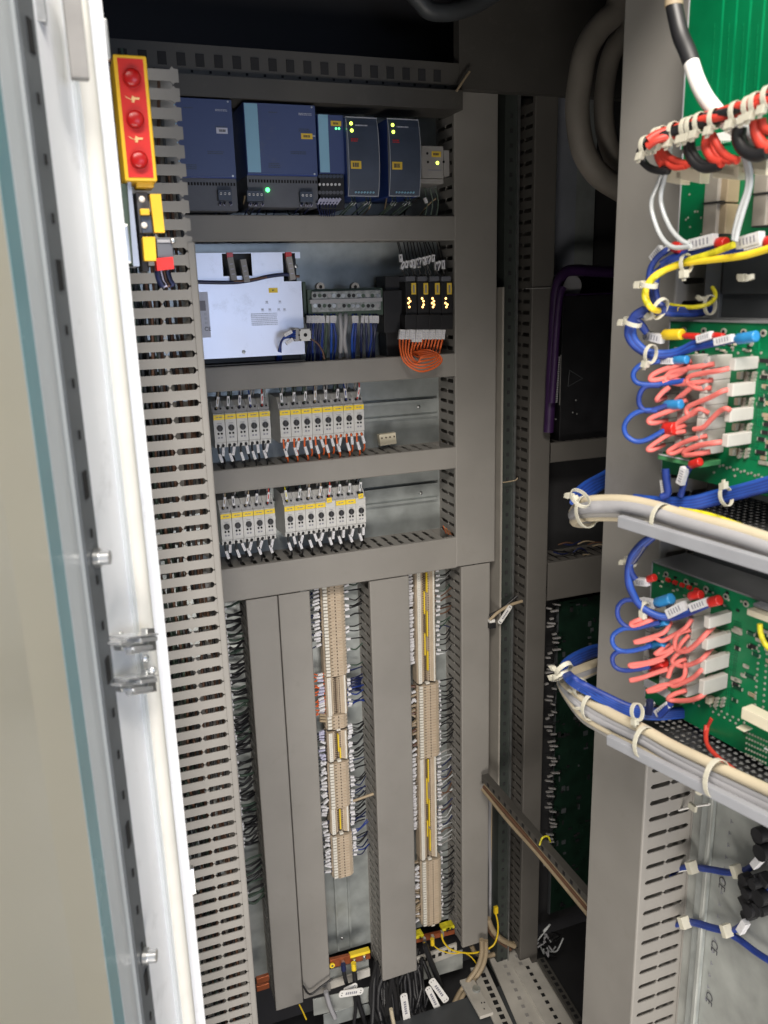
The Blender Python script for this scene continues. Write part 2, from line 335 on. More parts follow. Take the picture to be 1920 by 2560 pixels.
# ------------------------------------------------------------------ small helpers on Y planes
def slab(mb, p0, p1, Y, th, m, dz=0):      # rectangle from two photo points on plane Y, given thickness towards the back
    x0, x1, z0, z1 = ext(Y, p0, p1); mb.box(x0, x1, Y, Y+th, z0+dz, z1+dz, m); return x0, x1, z0, z1
def dashes(mb, x0, x1, z0, z1, Y, rows, m='print'):
    for i in range(rows):
        zc = z0+(z1-z0)*(i+.5)/rows; h = (z1-z0)/rows*.28; x = x0
        while x < x1-.0008:
            w = random.uniform(.0006, .0024); mb.box(x, min(x+w, x1), Y-.0002, Y, zc-h, zc+h, m); x += w+.0006
COLLECT = None
def marker_wire(label, pts, m, r=.0012, sl=None, slm='marker', group=None, cat='wire', sr=None, seg=6, name='wire'):
    """pts 3D polyline; sl = list of (a,b) 3D ends of white sleeve"""
    b = COLLECT or MB(); b.tube(pts, r, m, seg, 3 if COLLECT else 4)
    if not COLLECT: o = b.build(name); tag(o, label, cat, group)
    for s_ in (sl or []):
        q = COLLECT or MB(); a, c = np.array(s_[0]), np.array(s_[1]); d = c-a; Ln = np.linalg.norm(d); d = d/Ln
        side = np.cross(d, [0, 1, 0]); side /= np.linalg.norm(side); up = np.cross(side, d)
        w = sr or r*1.5
        q.obox((a+c)/2, d*Ln/2, side*w, up*max(w*.9, r*1.7), slm)
        for k in range(3):
            q.obox(a+d*Ln*(.28+.22*k)-up*0+np.array([0, -max(w*.9, r*1.7)*1.01 if abs(up[1]) > .5 else 0, 0]), d*Ln*.02, side*w*.5, up*w*.05+np.array([0, .00005, 0]), 'marker_lilac')
        if not COLLECT: q.build('marker_sleeve', o)
    return None if COLLECT else o
# ------------------------------------------------------------------ row 1: power supplies
YP = -.115
def psu(label, pL, pR, pB, strip, lab=None, text=None):
    x0 = PY(pL, YP)[0]; x1 = PY(pR, YP)[0]; z1 = PY(pR, YP)[2]; z0 = PY(pB, YP)[2]
    t = thing('power_supply', label, 'power supply', ((x0+x1)/2, -.05, z0-.05), 'blue power supply units')
    MB().box(x0, x1, YP+.002, -.008, z0, z1, 'ps_side').build('body', t, .001)
    MB().box(x0+.0006, x1-.0006, YP, YP+.0018, z0+.002, z1-.001, 'ps_blue').build('front_panel', t)
    MB().box(x0+strip[0], x0+strip[1], YP-.0012, YP-.0002, z0+.004, z1-.002, 'ps_light').build('light_stripe', t)
    b = MB(); b.box(x0, x1, YP+.006, -.01, z0-.048, z0-.0002, 'ps_grey'); b.build('terminal_housing', t)
    b = MB()
    for k in range(int((x1-x0)/.0048)): b.box(x0+.003+k*.0048, x0+.0056+k*.0048, YP+.0052, YP+.0058, z0-.0105, z0-.0060, 'hole')
    b.build('vent_slot', t, kind='stuff')
    if lab:
        b = MB(); lx0, lx1, lz0, lz1 = slab(b, lab[0], lab[1], YP-.0006, .0004, lab[2]); dashes(b, lx0+.004, lx1-.003, lz0+.001, lz1-.001, YP-.0006, 1); b.build('label', t)
    b = MB()
    for (fx, fz, w_, h_) in ((.30, .10, .16, 3), (.62, .30, .22, 2), (.75, .62, .16, 2), (.34, .86, .12, 1)):
        dashes(b, x0+(x1-x0)*fx, x0+(x1-x0)*(fx+w_), z0+(z1-z0)*fz, z0+(z1-z0)*fz+.0028*h_, YP-.0002, h_, 'bluegrey')
    for fz in (.03, .97):
        p = np.array([x1-.006, YP, z0+(z1-z0)*fz]); b.cyl(p, p+np.array([0, -.0006, 0]), .0016, 'steel', 8)
    b.build('fine_print', t, kind='stuff')
    if text:
        b = MB(); lx0, lx1, lz0, lz1 = ext(YP, text[0], text[1]); dashes(b, lx0, lx1, lz0, lz1, YP-.0002, 2, 'print_fade'); b.build('print', t)
    return t, (x0, x1, z0, z1)
tA, rA = psu('blue power supply half hidden behind the left slotted duct', zB(60, 308), zB(412, 318), zB(425, 690), (.002, .026), (zB(340, 450), zB(395, 480), 'sticker'), (zB(335, 362), zB(392, 376)))
tB, rB = psu('wide blue power supply with yellow label in the middle of the top row', zB(466, 325), zB(806, 345), zB(818, 680), (.001, .022), (zB(740, 477), zB(795, 506), 'label_yellow'), (zB(728, 380), zB(792, 396)))
b = MB(); x0, x1, z0, z1 = rB; b.box(x1-.01, x1-.002, YP-.0003, YP-.0001, z0+.06, z0+.062, 'print_fade'); b.build('print', tB)
b = MB(); p = PY(zB(583, 744), YP+.004); b.dome(p, (0, -1, 0), .0036, 'led_g', .002); b.build('led', tB)
# connectors beneath psus
def screw_conn(label, c0, n, pitch_px, parent=None, m='bluegrey'):
    p = PY(c0, YP-.004); dx = PY((c0[0]+pitch_px, c0[1]), YP-.004)[0]-p[0]
    t = thing('terminal_plug', label, 'connector', p, 'dark screw connectors under the power supplies')
    MB().box(p[0]-dx*.6, p[0]+dx*(n-.4), YP-.004, YP+.0058, p[2]-.010, p[2]+.006, m).build('housing', t, .0006)
    for k in range(n):
        b = MB(); b.cyl(p+np.array([dx*k, -.0015, 0]), p+np.array([dx*k, .0, 0]), dx*.30, 'marker', 10); b.box(p[0]+dx*k-dx*.25, p[0]+dx*k+dx*.25, YP-.0059, YP-.0054, p[2]-.0004, p[2]+.0004, 'print'); b.build('screw', t)
    return p, dx
def drop_wires(labels, p, dx, n, Yw, length, cols, dz=-.012, jitter=.003, sl=.012, grp=None, slm='marker'):
    for k in range(n):
        x = p[0]+dx*k; z = p[2]+dz; c = cols[k % len(cols)]; j = random.uniform(-jitter, jitter)
        a = np.array([x, Yw, z]); m1 = np.array([x+j*.5, Yw-.001, z-sl*.3]); m2 = np.array([x+j, Yw+.0, max(z-sl*1.2, 1.640)]); e = np.array([x+j*1.5, -.04, 1.622])
        marker_wire(labels(k) if callable(labels) else labels, [a, m1, m2, e], c, .0011, [(m1, m2)], slm, grp, sr=.0021)
GW1 = 'dark wires under the power supplies'
for (nm, c0, n, pp) in (('dark three-screw connector under the left blue supply', zB(362, 762), 3, 20*.53), ('dark four-screw connector under the middle blue supply', zB(497, 766), 4, 19*.53), ('dark three-screw connector at the right end of the middle blue supply', zB(748, 770), 3, 19*.53)):
    p, dx = screw_conn(nm, c0, n, pp)
    drop_wires(lambda k, nm=nm: ORD[k]+' wire below the '+nm.replace('dark ', ''), p, dx, n, YP, .045, ['w_navy', 'w_black', 'w_navy'], grp=GW1, slm='marker_lilac')
# small unit C
Yq = -.11
def unit_c():
    x0 = PY(zB(816, 390), Yq)[0]; x1 = PY(zB(940, 395), Yq)[0]; z1 = PY(zB(880, 388), Yq)[2]; z0 = PY(zB(880, 668), Yq)[2]
    t = thing('power_module', 'small blue module with two green lights and a terminal block below', 'power module', ((x0+x1)/2, -.05, z0-.04))
    MB().box(x0, x1, Yq+.002, -.008, z0, z1, 'ps_side').build('body', t, .001)
    MB().box(x0+.0005, x1-.0005, Yq, Yq+.0018, z0+.001, z1-.001, 'ps_blue').build('front_panel', t)
    MB().box(x0+.001, x0+.0175, Yq-.0012, Yq-.0002, z0+.002, z1-.001, 'ps_light').build('light_stripe', t)
    b = MB(); q = slab(b, zB(880, 418), zB(930, 444), Yq-.0006, .0004, 'label_yellow'); dashes(b, q[0]+.004, q[1]-.004, q[2]+.001, q[3]-.001, Yq-.0006, 1); b.build('label', t)
    for x in (905, 919):
        b = MB(); b.dome(PY(zB(x, 455), Yq), (0, -1, 0), .0017, 'led_g', .001); b.build('led', t)
    MB().box(x0, x1-.003, Yq+.001, -.01, z0-.055, z0-.0002, 'black').build('terminal_housing', t, .0005)
    for r_, zz, m in ((0, 680, 'bluegrey'), (1, 719, 'marker'), (2, 757, 'ps_grey')):
        for k in range(7 if r_ != 1 else 6):
            p = PY(zB(828+k*(17 if r_ != 1 else 18.5), zz), Yq+.001)
            b = MB(); b.cyl(p, p+np.array([0, -.0012, 0]), .0022 if r_ == 1 else .003, m, 8); b.build('screw', t)
    for k in range(7):
        p = PY(zB(835+k*15, 785), Yq-.003); e = PY(zB(815+k*15, 812), Yq-.004); f = PY(zB(835+k*10, 868), Yq+.02)
        marker_wire(ORD[k]+' sleeved wire fanning out of the small blue module', [p, lerp(p, e, .5), e, f], 'w_navy', .0011, [(p, e)], 'marker_lilac', GW1, sr=.002)
unit_c()
# clear-covered redundancy modules
def dmod(label, cx, cy, xr, side):
    pts = [zB(cx, cy), zB(cx+148, cy+8)]; Y = -.125
    a = PY(pts[0], Y); c = PY(pts[1], Y); z0 = PY(zB(cx+155, 775), Y)[2]; x0, x1, z1 = a[0], c[0], (a[2]+c[2])/2
    t = thing('redundancy_module', label, 'power module', ((x0+x1)/2, -.05, z0))
    MB().box(x0, x1, Y+.003, -.008, z0, z1, 'ps_side').build('body', t, .001)
    # bowed front
    n = 10; h = (z1-z0)
    prof = [(Y+.0032, z0), *[(Y+.003-.010*sin(pi*i/n)**.7, z0+h*i/n) for i in range(n+1)]]
    MB().ext([(x0+.0012, y, z) for y, z in prof[1:]], (x1-x0-.0024, 0, 0), 'bluegrey').build('front_panel', t)
    for xx in (x0, x1-.001):
        MB().ext([(xx, y-.0012, z) for y, z in prof[1:]]+[(xx, Y+.0028, z1), (xx, Y+.0028, z0)][:0], (.001, 0, 0), 'clear_edge').build('clear_cover_edge', t)
    MB().box(x0, x1, Y+.0015, Y+.0029, z1-.0012, z1+.0004, 'clear_edge').build('clear_cover_edge', t); MB().box(x0, x1, Y+.0015, Y+.0029, z0-.0004, z0+.0012, 'clear_edge').build('clear_cover_edge', t)
    yf = lambda z: Y+.003-.010*sin(pi*min(1, max(0, (z-z0)/h)))**.7
    for dz in (.0105, .0215):
        b = MB(); b.dome((x0+.0085, yf(z1-dz)-.0006, z1-dz), (0, -1, 0), .0028, 'led_yg', .0012); b.build('led', t)
    def lab(xa, xb, za, zb_, m, nm, rows=1, pm='print'):
        b = MB(); yy = min(yf(z1-za), yf(z1-zb_))-.0004; b.box(x0+xa, x0+xb, yy, yy+.0004, z1-zb_, z1-za, m); dashes(b, x0+xa+.003, x0+xb-.003, z1-zb_, z1-za, yy, rows, pm); b.build(nm, t)
    lab(.004, .022, .068, .080, 'label_yellow', 'label')
    b = MB(); zz = z1-.036; yy = yf(zz)-.0006; dashes(b, x0+.006, x0+.018, zz-.003, zz+.003, yy, 2, 'crimp_red'); dashes(b, x0+.015, x0+.036, z1-.015, z1-.011, yf(z1-.013)-.0008, 1, 'print_fade'); b.build('print', t)
    for k in range(7):
        b = MB(); b.cyl((x0+.013+k*.0052, Y+.0015, z0+.006), (x0+.013+k*.0052, Y-.0025, z0+.006), .0016, 'ps_light', 8); b.build('screw', t)
    for k, (fx, tx) in enumerate(((.008, .003), (.013, .008), (.033, .026), (.040, .037))):
        p = np.array([x0+fx, Y+.006, z0-.001]); m1 = np.array([x0+fx-.001, Y+.002, z0-.009]); m2 = np.array([x0+tx, Y+.001, max(z0-.024, 1.640)]); e = np.array([x0+tx-.003, -.04, 1.622])
        marker_wire(ORD[k]+' sleeved wire below the '+side, [p, m1, m2, e], 'w_dgreen', .0013, [(m1, m2)], 'marker', GW1, sr=.0021)
dmod('left of the two slim modules with lit dots and clear bowed cover', 950, 397, 1100, 'left clear-covered module')
dmod('right of the two slim modules with lit dots and clear bowed cover', 1147, 405, 1292, 'right clear-covered module')
def unit_e():
    Y = -.105; t = thing('socket_module', 'pale grey relay socket with yellow label and one lit dot', 'relay socket', PY(zB(1370, 715), Y))
    b = MB(); slab(b, zB(1308, 535), zB(1412, 690), Y, .06, 'w_grey'); b.build('housing', t, .0008)
    b = MB(); slab(b, zB(1412, 556), zB(1440, 680), Y+.004, .06, 'w_grey'); slab(b, zB(1300, 691), zB(1412, 715), Y+.002, .06, 'w_grey'); b.build('shoulder', t, .0008)
    b = MB(); q = slab(b, zB(1356, 562), zB(1400, 590), Y-.0006, .0004, 'label_yellow'); dashes(b, q[0]+.003, q[1]-.003, q[2]+.001, q[3]-.001, Y-.0006, 1); b.build('label', t)
    b = MB(); b.dome(PY(zB(1383, 617), Y), (0, -1, 0), .0030, 'led_yg', .001); b.build('led', t)
    for x, y in ((1335, 572), (1338, 613), (1412, 612)):
        b = MB(); p = PY(zB(x, y), Y); b.cyl(p, p+np.array([0, -.0006, 0]), .0022, 'hole', 8); b.build('screw_hole', t)
    b = MB(); q = ext(Y, zB(1340, 645), zB(1405, 658)); dashes(b, *q, Y-.0001, 1, 'print_grey'); b.build('print', t)
    for k in range(3):
        p = PY(zB(1322+k*26, 735), Y+.01); e = PY(zB(1325+k*26, 870), Y+.03)
        marker_wire(ORD[k]+' dark wire below the pale relay socket', [p, lerp(p, e, .5)+np.array([.003, -.004, 0]), e], 'w_dgreen', .0014, [(PY(zB(1322, 782), Y), PY(zB(1332, 806), Y))] if k == 0 else None, 'marker', GW1)
unit_e()
# blue cable behind the supplies
b = MB(); b.tube([PY(zB(440, 380), -.02), PY(zB(448, 500), -.02), PY(zB(445, 700), -.02)], .006, 'w_blue', 8); tag(b.build('cable'), 'dark blue cable in the gap between the two big supplies', 'cable')
b = MB(); 
for k in range(14):
    x = .24+k*.031; b.tube([(x, -.09, 1.655), (x+random.uniform(-.02, .02), -.06, 1.64), (x+random.uniform(-.03, .03), -.03, 1.615)], .0015, random.choice(['w_black', 'w_navy', 'w_tan']), 5, 3)
tag(b.build('wire_tangle', kind='stuff'), 'dark tangle of wires behind the topmost horizontal duct', 'wires')
# ------------------------------------------------------------------ row 2: silver panel unit
YI = -.10
t = thing('drive_unit', 'silver flat-panel unit with cut-outs, sticker and printed text', 'drive unit', PY(zC(400, 690), YI))
xa, xb = PY(zC(80, 300), YI)[0], PY(zC(650, 300), YI)[0]; zt2 = PY(zC(400, 148), YI)[2]; zb2 = PY(zC(400, 688), YI)[2]
h1 = ext(YI, zC(237, 153), zC(397, 268)); h2 = ext(YI, zC(551, 150), zC(650, 296))
b = MB(); th = .0015
b.box(xa, h1[0], YI, YI+th, h1[2], zt2, 'inv_panel').box(h1[1], h2[0], YI, YI+th, h1[2], zt2, 'inv_panel')
b.box(xa, h2[0], YI, YI+th, h2[2], h1[2], 'inv_panel').box(xa, xb, YI, YI+th, zb2, h2[2], 'inv_panel')
b.box(h1[0], h1[1], YI, YI+th, h1[3], zt2, 'inv_panel').box(h2[0]+.022, xb, YI, YI+th, zt2-.010, zt2, 'inv_panel').box(h2[0], h2[0]+.022, YI, YI+th, zt2-.0015, zt2, 'inv_panel')
b.build('front_panel', t)
MB().box(xa, xb, YI+.03, -.01, zb2-.01, zt2, 'black').box(xb-.0015, xb, YI+.002, YI+.0299, zb2, h2[2], 'plate_blue').box(xa, xb, YI+.002, YI+.0299, zb2, zb2+.0015, 'w_grey').box(xa, xb, YI+.002, -.01, zb2-.012, zb2-.0105, 'black').build('body', t)
b = MB(); s_ = slab(b, zC(118, 352), zC(182, 588), YI-.0003, .0002, 'sticker'); dashes(b, s_[0]+.006, s_[1]-.004, s_[2]+.055, s_[3]-.06, YI-.0003, 6, 'print_fade'); b.box(s_[1]-.018, s_[1]-.005, YI-.0006, YI-.0003, s_[3]-.03, s_[3]-.014, 'print_grey'); b.build('sticker', t)
def text(body, loc, size, rx, m, parent, name='print', ext_=.0001, align='CENTER', rot=None):
    cu = bpy.data.curves.new(name, 'FONT'); cu.body = body; cu.size = size; cu.extrude = ext_; cu.align_x = align; cu.align_y = 'CENTER'
    o = bpy.data.objects.new(name, cu); o.rotation_euler = rot or (pi/2, 0, rx)
    COL.objects.link(o); bpy.context.view_layer.update()
    dg = bpy.context.evaluated_depsgraph_get(); me = bpy.data.meshes.new_from_object(o.evaluated_get(dg)); bpy.data.objects.remove(o)
    me.materials.clear(); me.materials.append(MATS[m]); o = bpy.data.objects.new(name, me); COL.objects.link(o)
    o.rotation_euler = rot or (pi/2, 0, rx); o.parent = parent
    o.location = Vector([float(x) for x in loc])-parent.location
    return o
text('CE', PY(zC(165, 545), YI-.0006), .009, 0, 'print', t)
b = MB(); s_ = slab(b, zC(480, 332), zC(528, 356), YI-.0006, .0004, 'lemon'); dashes(b, s_[0]+.006, s_[1]-.006, s_[2]+.002, s_[3]-.002, YI-.0006, 1); b.build('label', t)
b = MB(); q = ext(YI, zC(388, 462), zC(528, 524)); dashes(b, *q, YI-.0001, 7, 'print_fade')
for x, y in ((470, 402), (538, 400), (448, 441), (486, 441), (532, 440), (562, 440)):
    p = PY(zC(x, y), YI); b.box(p[0]-.002, p[0]+.002, YI-.0003, YI-.0001, p[2]-.002, p[2]+.001, 'print_fade'); b.box(p[0]-.003, p[0]+.003, YI-.0003, YI-.0001, p[2]-.0035, p[2]-.0028, 'print_fade')
b.build('print', t)
for x, y in ((351, 663), (622, 218)):
    p = PY(zC(x, y), YI); b = MB(); b.dome(p, (0, -1, 0), .0032, 'steel', .0012, 10, 3); b.box(p[0]-.0022, p[0]+.0022, YI-.0018, YI-.001, p[2]-.0003, p[2]+.0003, 'print'); b.build('screw', t)
for k, (x, y, red) in enumerate(((278, 175, 1), (345, 185, 0), (582, 172, 1))):
    a = PY(zC(x, y), YI-.002); c = PY(zC(x+14, y+60), YI-.004); e = PY(zC(x+22, y+118), YI-.005)
    o = marker_wire(['left', 'middle', 'right'][k]+' grey-sleeved cable dropping out of the silver panel cut-outs', [a, c, e], 'w_navy', .003, [(a, e)], 'w_grey', 'sleeved cables in the panel cut-outs', sr=.0048)
    if red: MB().obox(a+np.array([0, 0, .003]), (.005, 0, 0), (0, .004, 0), (0, 0, .005), 'crimp_red').build('ring', o)
marker_wire('dark blue cable strung across the silver panel', [PY(zC(x, y), YI-.006) for x, y in ((60, 296), (150, 302), (300, 303), (400, 290), (480, 272), (560, 262), (600, 266))], 'w_navy', .0030, None, cat='cable', name='cable')
marker_wire('brown wire end bending over the silver panel', [PY(zC(x, y), YI-.007) for x, y in ((300, 296), (350, 296), (410, 286), (470, 275))], 'w_brown', .0022, None)
marker_wire('brown wire end at the right cut-out of the silver panel', [PY(zC(x, y), YI-.007) for x, y in ((590, 262), (615, 270), (640, 272))], 'w_brown', .0022, None)
# grey round clamp
t = thing('clamp_block', 'grey square clamp with a dark centre at the corner of the silver unit', 'clamp', PY(zC(668, 600), -.13))
b = MB(); q = slab(b, zC(640, 545), zC(702, 605), -.130, .02, 'breaker'); slab(b, zC(612, 540), zC(640, 608), -.128, .02, 'breaker_dk'); b.build('housing', t, .001)
for dx, dz in ((0, 0), (-.009, .008), (.009, .008), (-.009, -.008), (.009, -.008), (-.011, 0), (.011, 0)):
    p = PY(zC(671, 575), -.130)+np.array([dx, 0, dz]); b = MB(); b.cyl(p, p+np.array([0, -.0006, 0]), .0032 if dx == 0 else .0014, 'hole', 10); b.build('screw_hole', t)
for k in range(5):
    a = PY(zC(620, 552+k*10), -.128); m1 = PY(zC(585-k*3, 566+k*6), -.13); m2 = PY(zC(545, 610+k*2), -.125); e = PY(zC(520+k*7, 712), -.07)
    marker_wire(ORD[k]+' blue wire arching from the grey clamp down into the duct', [a, m1, m2, e], 'w_bblue' if k % 2 else 'w_blue', .0014, [(PY(zC(605, 597), -.134), PY(zC(570, 620), -.134))] if k == 3 else ([(PY(zC(600, 556), -.134), PY(zC(560, 578), -.134))] if k == 0 else None), 'marker', 'blue wires of the grey clamp', sr=.0028)
marker_wire('dark red wire leaving the grey clamp to the right', [PY(zC(x, y), -.12) for x, y in ((700, 595), (735, 620), (760, 660), (770, 700))], 'w_brown', .0016)
# distribution terminal with clear covers
YD = -.085
t = thing('distribution_block', 'long clear-covered distribution terminal with blue wires below', 'distribution block', PY(zC(870, 465), YD))
b = MB(); slab(b, zC(680, 340), zC(1075, 470), YD+.006, .06, 'w_dgreen'); slab(b, zC(655, 300), zC(680, 470), YD+.012, .06, 'w_dgreen'); b.build('housing', t, .001)
b = MB(); slab(b, zC(703, 350), zC(1065, 392), YD, .005, 'clear'); b.build('clear_cover', t, .002)
b = MB(); slab(b, zC(703, 402), zC(1065, 446), YD, .005, 'clear'); b.build('clear_cover', t, .002)
b = MB(); slab(b, zC(695, 393), zC(1070, 401), YD-.002, .007, 'w_lgrey'); b.build('ridge', t)
for x in (750, 930):
    b = MB(); p = PY(zC(x, 326), YD+.008); b.cyl(p, p+np.array([0, .012, 0]), .0075, 'w_grey', 14); b.cyl(p-np.array([0, .0006, 0]), p, .003, 'hole', 10); b.build('mounting_ear', t)
for rr, yy in enumerate((371, 424)):
    for k in range(14):
        p = PY(zC(720+k*25+random.uniform(-3, 3), yy), YD-.0005); b = MB(); b.cyl(p, p+np.array([0, .0005, 0]), .0035, random.choice(['w_dgreen', 'steel', 'w_lgrey', 'black']), 8); b.build('screw', t)
wx = [683, 700, 715, 730, 745, 757, 783, 803, 820, 850, 880, 917, 934, 965, 985, 1005, 1022, 1038]
wc = ['w_navy', 'w_navy', 'w_blue', 'w_navy', 'w_navy', 'w_blue', 'w_dgreen', 'w_bblue', 'w_blue', 'w_lgrey', 'w_lgrey', 'w_bblue', 'w_blue', 'w_navy', 'w_navy', 'w_blue', 'w_navy', 'w_navy']
for k, x in enumerate(wx):
    a = PY(zC(x, 466), YD+.01); s1 = PY(zC(x+random.uniform(-2, 2), 477), YD+.004); s2 = PY(zC(x+random.uniform(-5, 5), 514), YD+.002); e1 = PY(zC(x+random.uniform(-10, 10), 600), YD+.01); e = PY(zC(x+random.uniform(-12, 14), 705), YD+.04)
    marker_wire('%s wire from the left below the clear distribution terminal' % (ORD+['seventeenth', 'eighteenth'])[k], [a, s1, s2, e1, e], wc[k], .0024 if k not in (9, 10) else .004, [(s1, s2)] if k not in (9, 10) else None, 'marker', 'wires under the distribution terminal', sr=.0031)
# black contactor group
YK = -.095
t = thing('control_relay_group', 'black block of four modules with yellow labels and lit digits', 'relay group', PY(zC(1260, 680), YK))
b = MB(); slab(b, zC(1075, 345), zC(1185, 560), YK+.02, .06, 'black'); slab(b, zC(1085, 270), zC(1185, 345), YK+.03, .05, 'black'); slab(b, zC(1090, 560), zC(1185, 690), YK+.05, .04, 'black'); b.build('base_block', t, .001)
for k in range(4):
    x = 1190+k*62; b = MB(); slab(b, zC(x, 300-k*0), zC(x+60, 470), YK, .07, 'black'); slab(b, zC(x+1, 272), zC(x+50, 296), YK-.004, .05, 'ps_grey'); slab(b, zC(x-2, 471), zC(x+60, 545), YK-.006, .07, 'black'); b.build('module', t, .0006)
    b = MB(); lx = (1220, 1283, 1343, 1405)[k]; slab(b, zC(lx, 306), zC(lx+25, 365), YK-.0008, .0007, 'label_yellow'); q = ext(YK, zC(lx+8, 316), zC(lx+16, 356)); b.box(q[0], q[1], YK-.0011, YK-.0009, q[2], q[3], 'print_grey'); b.build('label', t)
    for i, (dx, dy) in enumerate(((-3, -22), (4, -8), (-5, 2), (5, 10), (0, 22))):
        if (k, i) in ((0, 3), (1, 2), (3, 1)): continue
        p = PY(zC((1210, 1279, 1333, 1402)[k]+dx, 408+dy), YK-.0004); b = MB(); b.dome(p, (0, -1, 0), .0022, 'led_o', .0008, 8, 3); b.build('led', t)
for k in range(14):
    x = 1163+k*17; y0 = 158+(k*37 % 41); p0 = PY(zC(x-20+random.uniform(-6, 6), 95), YK+.03); a = PY(zC(x, y0), YK); c = PY(zC(x+random.uniform(-16, 14), y0+random.uniform(36, 50)), YK); e = PY(zC(1190+k*16, 285), YK+.004)
    marker_wire('%s white-sleeved wire from the left above the black relay group' % ORD[k], [p0, a, c, e], 'w_black', .001, [(a, c)], 'marker', 'sleeved wires above the relay group', sr=.0028)
for k in range(14):
    x = 1165+k*17; a = PY(zC(x+random.uniform(-3, 3), 548), YK); c = PY(zC(x-5, 598 if k not in (4, 5, 6) else 612), YK-.002)
    if k < 5:
        j = random.uniform; q = [PY(zC(1163+k*14, 650+k*8), YK-.01), PY(zC(1185+k*18, 715+j(-6, 10)), YK-.02), PY(zC(1262+j(-15, 20), 764-k*17), YK-.024-k*.002), PY(zC(1345-k*4, 742-k*14), YK-.022), PY(zC(1378-k*10, 698-k*6), YK-.016), PY(zC(1318-k*14, 655+k*9), YK-.008), PY(zC(1235+j(-10, 10), 662+k*4), YK+.01), PY(zC(1200+k*8, 690), YK+.03)]
    else:
        q = [PY(zC(x-15, 640), YK), PY(zC(x-25, 690), YK+.03)]
    marker_wire('orange wire leaving the black relay group, %s from the left' % ORD[k], [a, c]+q, 'w_orange', .0019, [(a, c)], 'marker', 'orange wires under the relay group', sr=.0031)
# yellow stray label above
# ------------------------------------------------------------------ breakers
YB = -.082
def brk_mesh_parts():
    w = .0196; d = {}
    b = MB()   # stepped housing: local x centred, z=0 at knob height, y=0 at front
    pr = [(.0, .0245), (0, -.0245), (.003, -.0260), (.004, -.0345), (.016, -.037), (.078, -.037), (.078, .046), (.022, .044), (.010, .036), (.005, .0265)]
    b.ext([(-w/2+.0003, y, z) for y, z in pr], (w-.0006, 0, 0), 'breaker'); d['housing'] = b.mesh('housing')
    b = MB(); b.ext([(-w/2+.0012, y, z) for y, z in ((.0035, .0262), (.0085, .0358), (.0098, .0358), (.0048, .0262))], (w-.0024, 0, 0), 'breaker_dk')
    b.cyl((-.003, .0075, .0325), (-.003, .003, .0335), .0026, 'hole', 8); b.cyl((.005, .0075, .0325), (.005, .0035, .033), .0016, 'hole', 8); d['terminal'] = b.mesh('terminal')
    b = MB(); b.box(-w/2+.0004, w/2-.0004, -.0012, -.0001, .0146, .0232, 'lemon')
    b.box(-.005, -.001, -.0014, -.0012, .0182, .0198, 'print_grey'); b.box(0, .005, -.0014, -.0012, .0182, .0198, 'print_grey'); d['label'] = b.mesh('label')
    b = MB(); b.cyl((0, 0, 0), (0, -.0035, 0), .0053, 'black', 18); b.box(-.0007, .0007, -.0042, -.0034, -.0045, .0045, 'print'); d['knob'] = b.mesh('knob')
    b = MB(); b.box(-.0075, .0075, -.0006, 0, -.022, .0115, 'breaker'); 
    for x in (-.0028, .0028): b.cyl((x, 0, -.0095), (x, -.0015, -.0095), .0019, 'hole', 10)
    b.box(-.004, .004, -.0007, -.0001, .0078, .0086, 'print_grey'); b.box(-.0042, -.0008, -.0008, -.0005, -.018, -.0152, 'print_grey'); b.box(.001, .0042, -.0008, -.0005, -.018, -.0152, 'print_grey')
    b.box(-.009, .009, .0001, .0008, -.0238, -.0236, 'print_grey'); d['front_plate'] = b.mesh('front_plate')
    b = MB(); b.cyl((-.004, .0035, -.031), (-.004, .0018, -.031), .0024, 'hole', 8); b.cyl((.0045, .0035, -.031), (.0045, .0018, -.031), .0024, 'hole', 8); d['outlet'] = b.mesh('outlet')
    return d
BP = brk_mesh_parts(); BW = []
def brk(label, p, group, lift=None):
    t = thing('circuit_breaker', label, 'breaker', p, group)
    for nm in ('housing', 'terminal', 'knob', 'front_plate', 'outlet'): inst(nm, BP[nm], t, p)
    if lift is None: inst('label', BP['label'], t, p)
    else:
        b = MB(); b.obox(p+np.array([lift[0], -.002, lift[1]]), (.0048, 0, .0004), (0, .0006, 0), (-.0002, 0, .0045), 'lemon'); b.obox(p+np.array([lift[0], -.0028, lift[1]]), (.0022, 0, .0004), (0, .0001, 0), (0, 0, .0006), 'print_grey'); b.build('label', t)
    return p
rows = [('upper left', 5, (226, 312), (462, 294)), ('upper right', 8, (567, 286), (949, 257)), ('lower left', 5, (262, 822), (489, 795)), ('lower right', 8, (591, 781), (959, 738))]
